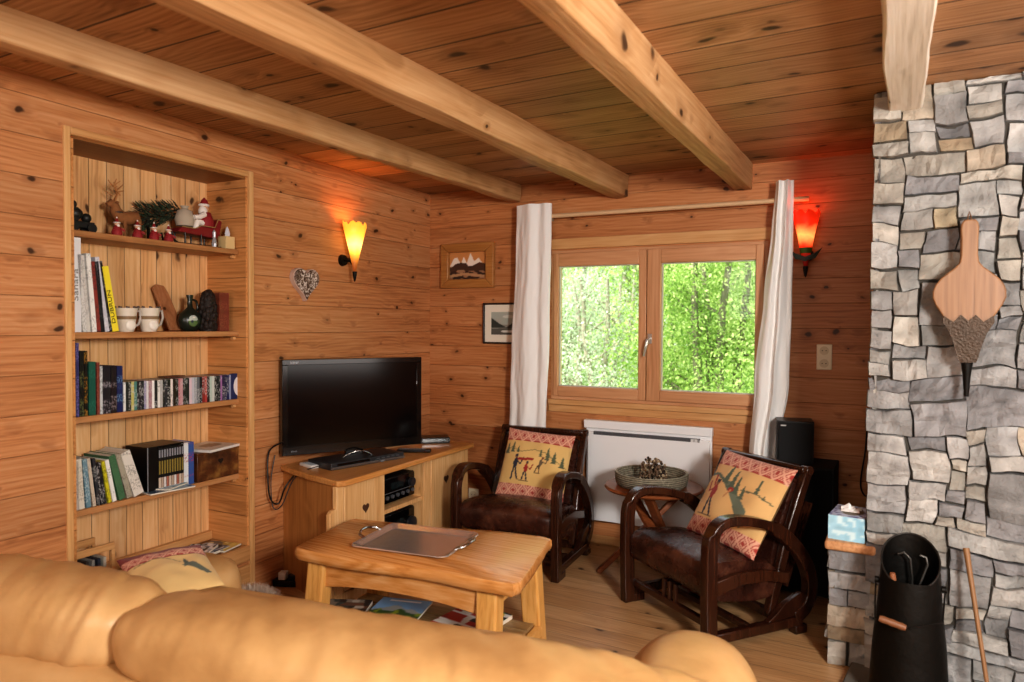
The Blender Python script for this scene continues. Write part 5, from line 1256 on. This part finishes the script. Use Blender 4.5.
mb = MB(); mb.lathe([(.0, bz(396)), (.008, bz(396)), (.009, bz(392)), (.013, bz(375)), (.026, bz(350)), (.026, bz(346)), (0, bz(346))][::-1], 20, o=(0, -.034, 0)); mb.build('nozzle', IRON, t, smooth=50)
mb = MB(); mb.tube([(-.008, -.03, bz(226)), (-.004, -.02, bz(216)), (0, -.004, bz(211)), (.004, -.02, bz(216)), (.008, -.03, bz(226))], .0025, 6); mb.build('hanging_loop', P('6a4a30', .7), t, smooth=60)

# ================================================================== COAL SCUTTLE
sc = thing('coal_scuttle', 'tall black metal coal scuttle with slanted opening and wooden handle grip', 'scuttle', (.028, 2.885, .028))
mb = MB(); n = 48; vs = []; Ht = .50
lv = [(0, .128, .122), (.012, .132, .126), (.024, .128, .122), (.20, .118, .110), (.36, .103, .098), (.46, .096, .09)]
for z, rx_, ry_ in lv: vs += [(rx_*cos(2*pi*k/n), ry_*sin(2*pi*k/n), z) for k in range(n)]
for k in range(n):
    a = 2*pi*k/n; vs.append((.093*cos(a), .088*sin(a), .515+.075*sin(a)))
for k in range(n):
    a = 2*pi*k/n; vs.append((.088*cos(a), .083*sin(a), .513+.075*sin(a)))
for k in range(n):
    a = 2*pi*k/n; vs.append((.088*cos(a), .083*sin(a), .30))
for k in range(n):
    a = 2*pi*k/n; vs.append((.11*cos(a), .10*sin(a), .02))
R_ = len(vs)//n; fs = [(r*n+k, r*n+(k+1) % n, (r+1)*n+(k+1) % n, (r+1)*n+k) for r in range(R_-1) for k in range(n)]+[tuple(range(n-1, -1, -1)), tuple((R_-1)*n+k for k in range(n))]
mb.add(vs, fs); mb.build('scuttle_body', IRON, sc, smooth=50)
mb = MB(); mb.tube([(.092*cos(2*pi*k/40), .087*sin(2*pi*k/40), .516+.075*sin(2*pi*k/40)) for k in range(40)], .0035, 8, closed=True); mb.build('rolled_rim', P('3a3836', .4, metal=.7), sc, smooth=60)
mb = MB(); mb.tube([(.13*cos(2*pi*k/40), .124*sin(2*pi*k/40), .03) for k in range(40)], .003, 8, closed=True); mb.build('foot_ring', P('3a3836', .4, metal=.7), sc, smooth=60)
for s in (-1, 1):
    mb = MB(); mb.cyl((s*.098, -.0, .43), (s*.112, -.0, .43), .012, n=14); mb.build('pivot_lug', IRON, sc, smooth=40)
g0, g1 = at_y(879, 618, 2.75), at_y(906, 628, 2.75); L0 = Vector((.028, 2.885, .028))
g0 -= L0; g1 -= L0
mb = MB(); mb.tube([(-.108, 0, .43), (-.108, -.06, .37), tuple(g0+Vector((-.012, 0, -.0)))], .003, 8); mb.tube([(.108, 0, .43), (.10, -.07, .34), tuple(g1+Vector((.01, 0, -.0)))], .003, 8); bail = mb.build('wire_bail', IRON, sc, smooth=60)
mb = MB(); d_ = g1-g0; mb.tube([g0+d_*k/6 for k in range(7)], [.010, .0125, .0115, .013, .0115, .0125, .010], 14); mb.build('handle_grip', P('7a5034', .5), bail, smooth=60)
mb = MB(); mb.tube([(.02, .03, .1), (.03, .03, .42), (.055, .035, .50), (.05, .035, .525), (.03, .035, .53)], .004, 8)
tag(mb.build('poker', P('6a6865', .4, metal=.8), loc=(.028, 2.885, .028), smooth=60), 'hooked iron poker standing inside the black coal scuttle', 'poker')
mb = MB(); mb.tube([(.0, .04, .1), (.008, .045, .44), (.0, .045, .51), (-.02, .045, .53), (-.04, .045, .52)], .0045, 8)
tag(mb.build('fire_hook', P('4a4845', .4, metal=.8), loc=(.028, 2.885, .028), smooth=60), 'dark curved fire hook inside the black coal scuttle left of the poker', 'hook')
mb = MB(); mb.tube([(-.045, -.035, .1), (-.050, -.04, .38), (-.054, -.042, .46), (-.055, -.042, .475)], [.009, .010, .012, .009], 10)
tag(mb.build('hand_brush', P('8a5636', .5), loc=(.028, 2.885, .028), smooth=60), 'reddish wooden brush handle sticking up inside the coal scuttle', 'brush')
a, b = at_y(966, 548, 3.06), at_y(988, 690, 2.93); d_ = (b-a); k = (b.z-.03)/(-d_.z) if d_.z < 0 else 0; b = b+d_*k
o_ = Vector((b.x, b.y, b.z)); mb = MB(); mb.tube([a-o_, a-o_+(b-a)*.12, (b-a)*-.5, Vector()], [.011, .009, .0075, .007], 12)
tag(mb.build('walking_stick', P('8c6642', .5), loc=o_, smooth=60), 'slender brown wooden stick leaning against the chimney right of the scuttle', 'stick')

# ================================================================== SOFA
SA = radians(8.76)
sf = thing('sofa', 'tan leather sofa seen from behind with two fat back cushions', 'sofa', (-1.385, 1.09, 0), SA)
SW = 1.13
def superbox(mb, x0, x1, y0, y1, z0, z1, n=4., wr=.006, sd=0, nu=40, nv=36, crown=0, pinch=0, fold=0):
    """puffy block: rounded cross-section in y/z, rounded ends"""
    cx, cy, cz = (x0+x1)/2, (y0+y1)/2, (z0+z1)/2; a, b, c = (x1-x0)/2, (y1-y0)/2, (z1-z0)/2
    def f(u, v):
        xx = 2*u-1; X = math.copysign(1-(1-abs(xx))**1.6, xx); th = 2*pi*v
        e = (1-abs(X)**7)**(1/5.) if abs(X) < 1 else 0
        ct, st = cos(th), sin(th); Y = math.copysign(abs(ct)**(2/n), ct)*e; Z = math.copysign(abs(st)**(2/n), st)*e
        p = Vector((cx+a*X, cy+b*Y, cz+c*Z))
        d = Vector((0, Y, Z)); 
        if d.length > 0: d.normalize()
        k = noise.noise(Vector((p.x*3+sd, p.y*5, p.z*5)))*wr
        if fold:   # soft diagonal pull folds across the cushion
            w_ = noise.noise(Vector(((p.x+p.y*.9-p.z*.5)*13+sd, (p.z+p.y)*2.5, sd)))+.5*noise.noise(Vector(((p.x+p.y*.7-p.z*.6)*31, p.z*3, sd+4)))
            k += (w_*.75-max(0, w_)**2*.6)*fold
        k += crown*(1-X*X) - pinch*(abs(X)**6)
        return p+d*k*e
    mb.grid(f, nu, nv); return mb
mb = MB(); superbox(mb, -SW+.05, SW-.04, -.085, .16, .06, .515, 5, .004, 3, 60, 40); mb.build('back_frame', LEA_T, sf, smooth=180)
mb = MB(); superbox(mb, -SW+.20, SW-.22, .13, .74, .10, .36, 5, .003, 5, 50, 40); mb.build('seat_base', LEA_T, sf, smooth=180)
cus = [(-SW-.02, -.335), (-.35, SW+.03)]
for i, (x0, x1) in enumerate(cus):
    mb = MB(); superbox(mb, x0, x1, -.055+.015*(1-i), .24, .475, .682+.004*i, 2.9, .006, 11+i*9, 150, 80, .008, .012, .013); mb.build('back_cushion', LEA_T, sf, smooth=180)
for x0, x1 in ((-SW+.26, .0), (.0, SW-.28)):
    mb = MB(); superbox(mb, x0, x1, .22, .74, .33, .44, 4, .004, x0*9, 40, 40, .01); mb.build('seat_cushion', LEA_T, sf, smooth=180)
for sx in (-1, 1):
    xo = sx*1.05-(.04 if sx > 0 else 0); zt = .542 if sx > 0 else .45; Ly = .80 if sx > 0 else .42
    mb = MB()
    def arm(u, v, xo=xo, zt=zt, Ly=Ly):
        yy = .05+Ly*u; e = (1-max(0, (u-.62)/.38)**2.4)**.5 if u < 1 else 0; th = 2*pi*v; n_ = 2.6
        X = math.copysign(abs(cos(th))**(2/n_), cos(th)); Z = math.copysign(abs(sin(th))**(2/n_), sin(th))
        return (xo+X*.195*(.05+.95*e), yy, .30+Z*(zt-.30)*(.5+.5*e)+noise.noise(Vector((X*2, yy*4, Z*3)))*.006)
    mb.grid(arm, 40, 48); mb.build('armrest', LEA_T, sf, smooth=180)
for x, y in ((-.95, .1), (.95, .1), (-.95, .66), (.95, .66)):
    mb = MB(); mb.cyl((x, y, 0), (x, y, .12), .025, .03, 14); mb.build('leg', W_dark, sf, smooth=40)
pf = thing('footstool', 'round tan leather footstool between the sofa and the bookcase', 'footstool', (-2.46, 1.76, 0))
mb = MB(); mb.lathe([(0, .015), (.18, .015), (.21, .05), (.225, .13), (.228, .25), (.222, .36), (.205, .41), (.16, .435), (.08, .447), (0, .45)], 48); mb.build('leather_cover', LEA_T, pf, smooth=60)
mb = MB(); mb.lathe([(0, 0), (.2, 0), (.2, .02), (0, .02)], 32); mb.build('base', BLACKM, pf, smooth=40)
pillow('cushion', 'cushion with red diamond border lying flat on the round tan footstool', (-2.29, 1.60, .485), radians(70), -1.30, 0, .29, artC, T=.045)

# ================================================================== SHEEPSKIN
ss = at_z(252, 590, .12); mb = MB(); rr = random.Random(6)
mb.ball((0, 0, .05), .12, 24, 10, sz=.42, sy=.8)
for k in range(4200):
    a = rr.random()*2*pi; r = sqrt(rr.random())*.14; h = .11*(1-(r/.17)**2); p = Vector((r*cos(a), r*sin(a)*.85, h*.9))
    d = Vector((cos(a)*(.3+r*3)+rr.uniform(-.5, .5), sin(a)*(.3+r*3)+rr.uniform(-.5, .5), .9+rr.random()*.5)).normalized()*rr.uniform(.03, .06)
    sd = d.cross(Vector((rr.random(), rr.random(), 0))).normalized()*.0028
    mb.add([p-sd, p+sd, p+d], [(0, 1, 2)])
tag(mb.build('sheepskin', P('f0e2d4', .95), loc=(ss.x, ss.y, 0), fixn=False), 'fluffy cream sheepskin on the floor beside the left end of the sofa', 'sheepskin')

# ================================================================== OUTSIDE
def leafmat(name, a, b, c, tr=.45):
    N = NT(name); oi = N.n('Attribute', attribute_name='Col').outputs[0]; f = N.n('SeparateColor', {0: oi}).outputs[0]
    col = N.ramp(f, [(.0, a), (.5, b), (1., c)])
    d = N.n('BsdfDiffuse', {0: col}); t_ = N.n('BsdfTranslucent', {0: col}); mx = N.n('MixShader', {0: tr, 1: d.outputs[0], 2: t_.outputs[0]}); N.t.links.new(mx.outputs[0], N.out.inputs[0]); return N.mat
LV = leafmat('leaves_vivid', hexc('587e3c'), hexc('9cb860'), hexc('eef2b4'))
LP = leafmat('leaves_pale', hexc('8a9a80'), hexc('bcc6a8'), hexc('f2f2e6'))
LD = leafmat('leaves_far', hexc('66804c'), hexc('94ac6c'), hexc('c4d4a0'))
BARK = plain('tree_bark', hexc('6c6a50'), .9, vary=.3); BARKP = plain('pale_bark', hexc('948c78'), .9, vary=.3)
m = MB()
def gz(x, y): return -1.4+max(0, (y-13))*.62+noise.noise(Vector((x*.15, y*.15, 0)))*.5
m.grid(lambda u, v: (-45+75*u, 4.8+34*v, gz(-45+75*u, 4.8+34*v)), 60, 50)
N = NT('meadow'); f = N.noise(N.obj(), 1.6, 6, .7); N.bsdf(N.ramp(f, [(.3, hexc('3c6020')), (.5, hexc('7a9c44')), (.7, hexc('b8cc80'))]), .95)
tag(m.build('hillside', N.mat, smooth=180), 'green meadow hillside rising beyond the window', 'hillside', kind='structure')
def tree(label, x, y, h, r, leaves, lm, bm, seed, size=.07, stems=3, zc=.58, group='trees outside the window'):
    rr = random.Random(seed); z0 = gz(x, y)-.1; t = thing('broadleaf_tree', label, 'tree', (x, y, z0), 0, group)
    mb = MB(); tips = []
    for s in range(stems):
        a = 2*pi*s/stems+rr.random(); b = Vector((cos(a)*.12, sin(a)*.12, 0)); top = Vector((cos(a)*r*.45, sin(a)*r*.45, h*.92))
        pts = []; 
        for i in range(9):
            u = i/8; pts.append(b.lerp(top, u)+Vector((noise.noise(Vector((u*3, s, seed))), noise.noise(Vector((u*3, s+9, seed))), 0))*.35*u)
        mb.tube(pts, [.075*(1-.8*i/8)+.012 for i in range(9)], 7)
        for k in range(9):
            u = .25+.7*rr.random(); p = pts[int(u*8)]; a2 = rr.random()*2*pi; L = r*(.35+.5*rr.random()); e = p+Vector((cos(a2)*L, sin(a2)*L, L*(.35+.6*rr.random())))
            mid = p.lerp(e, .5)+Vector((0, 0, -.05)); mb.tube([p, mid, e], [.022, .015, .006], 5); tips += [mid, e, p.lerp(e, .75)]
    mb.build('trunk', bm, t, smooth=60)
    cl = []
    for q_ in tips: cl.append((q_, .35+.35*rr.random()))
    for k in range(int(30*r)):
        a = rr.random()*2*pi; ph = math.acos(2*rr.random()-1); R1 = (.5+.5*rr.random()**.4)
        cl.append((Vector((cos(a)*sin(ph)*r*R1, sin(a)*sin(ph)*r*R1, h*zc+cos(ph)*h*.46*R1)), .25+.35*rr.random()))
    mb = MB(); per = max(1, leaves//len(cl)); vs, fs, cc = [], [], []
    for c, cr in cl:
        tone = rr.random()*.5
        for k in range(per):
            v = Vector((rr.gauss(0, 1), rr.gauss(0, 1), rr.gauss(0, 1)))*cr*.5; p = c+v
            nrm = Vector((rr.uniform(-1, 1), rr.uniform(-1, 1), rr.uniform(-.2, 1))).normalized(); a_ = nrm.orthogonal().normalized(); b_ = nrm.cross(a_)
            s_ = size*(.6+.8*rr.random()); th = rr.random()*pi; u_ = (a_*cos(th)+b_*sin(th))*s_; w_ = (b_*cos(th)-a_*sin(th))*s_*.5
            i = len(mb.v); mb.v += [p-u_, p+w_, p+u_, p-w_]; mb.f.append((i, i+1, i+2, i+3)); mb.m.append(0)
            tn = min(1, tone+rr.random()*.5); 
            for q_ in range(4): mb.c[i+q_] = (tn, tn, tn)
    mb.build('foliage', lm, t, fixn=False); return t
def wp(px, y): p = at_y(px, 330, y); return p.x
tree('vivid yellow-green tree closest to the right window pane', wp(716, 9.5), 9.5, 4.9, 1.15, 30000, LV, BARK, 1, .026, 4, .56)
tree('bright green tree filling the left half of the right window pane', wp(676, 13.0), 13.0, 5.9, 1.5, 26000, LV, BARK, 2, .036, 3)
tree('bright green tree at the right edge of the right window pane', wp(778, 14.5), 14.5, 6.8, 1.7, 22000, LV, BARK, 9, .038, 3)
tree('pale grey-green tree nearest the left window pane', wp(603, 11), 11, 3.9, 1.15, 13000, LP, BARKP, 3, .026, 5)
tree('pale airy tree at the left edge of the left window pane', wp(560, 14.5), 14.5, 5.7, 1.6, 16000, LP, BARKP, 4, .036, 4)
tree('pale green tree seen through the right side of the left pane', wp(632, 18.5), 18.5, 6.8, 1.6, 17000, LP, BARKP, 5, .04, 4)
for k, (px, y) in enumerate([(528, 22), (572, 27), (616, 22), (662, 27), (706, 22), (752, 27), (800, 22)]):
    tree('distant hazy green tree on the hillside, %s from the left' % ['first', 'second', 'third', 'fourth', 'fifth', 'sixth', 'seventh'][k], wp(px, y), y, 6., 1.45, 6500, LD if k > 2 else LP, BARKP, 20+k, .085, 3, group='distant trees on the hillside')

# ================================================================== LIGHT
def area(name, pos, target, size, energy, color, sy=None, spread=pi):
    l = bpy.data.lights.new(name, 'AREA'); l.energy = energy; l.color = color; l.size = size
    if sy: l.shape = 'RECTANGLE'; l.size_y = sy
    l.spread = spread
    o = bpy.data.objects.new(name, l); COL.objects.link(o); o.location = pos
    o.rotation_euler = (Vector(target)-Vector(pos)).to_track_quat('-Z', 'Y').to_euler(); return o
area('key_lamp', (1.15, .25, 1.75), (-1.4, 3.2, .9), .45, 100, (1, .96, .90))
area('rear_fill', (-.6, -1.4, 2.05), (-1.0, 2.5, .9), 2.2, 44, (1, .94, .86), 1.2)  # added soft fill behind the camera, not a fixture of the room
area('side_fill', (2.3, 1.6, 1.4), (-1.5, 2.6, 1.2), 1.4, 22, (1, .95, .9), 1.2)  # added fill from the right, stands for no real lamp
sun = bpy.data.lights.new('sun', 'SUN'); sun.energy = 7.5; sun.angle = .02; sun.color = (1, .96, .86)
so = bpy.data.objects.new('sun', sun); COL.objects.link(so); so.rotation_euler = Euler((radians(42), 0, radians(-25)))
w = bpy.data.worlds.new('world'); SC.world = w; w.use_nodes = True; nt = w.node_tree; nt.nodes.clear()
ou = nt.nodes.new('ShaderNodeOutputWorld'); bg = nt.nodes.new('ShaderNodeBackground'); bg.inputs[0].default_value = (.84, .92, 1, 1); bg.inputs[1].default_value = 2.6; nt.links.new(bg.outputs[0], ou.inputs[0])
SC.view_settings.view_transform = 'Standard'; SC.view_settings.look = 'Medium High Contrast'; SC.view_settings.exposure = 0; SC.view_settings.gamma = 1
SC.cycles.use_denoising = True; SC.cycles.max_bounces = 8; SC.cycles.diffuse_bounces = 4; SC.cycles.transparent_max_bounces = 12
SC.cycles.sample_clamp_indirect = 6
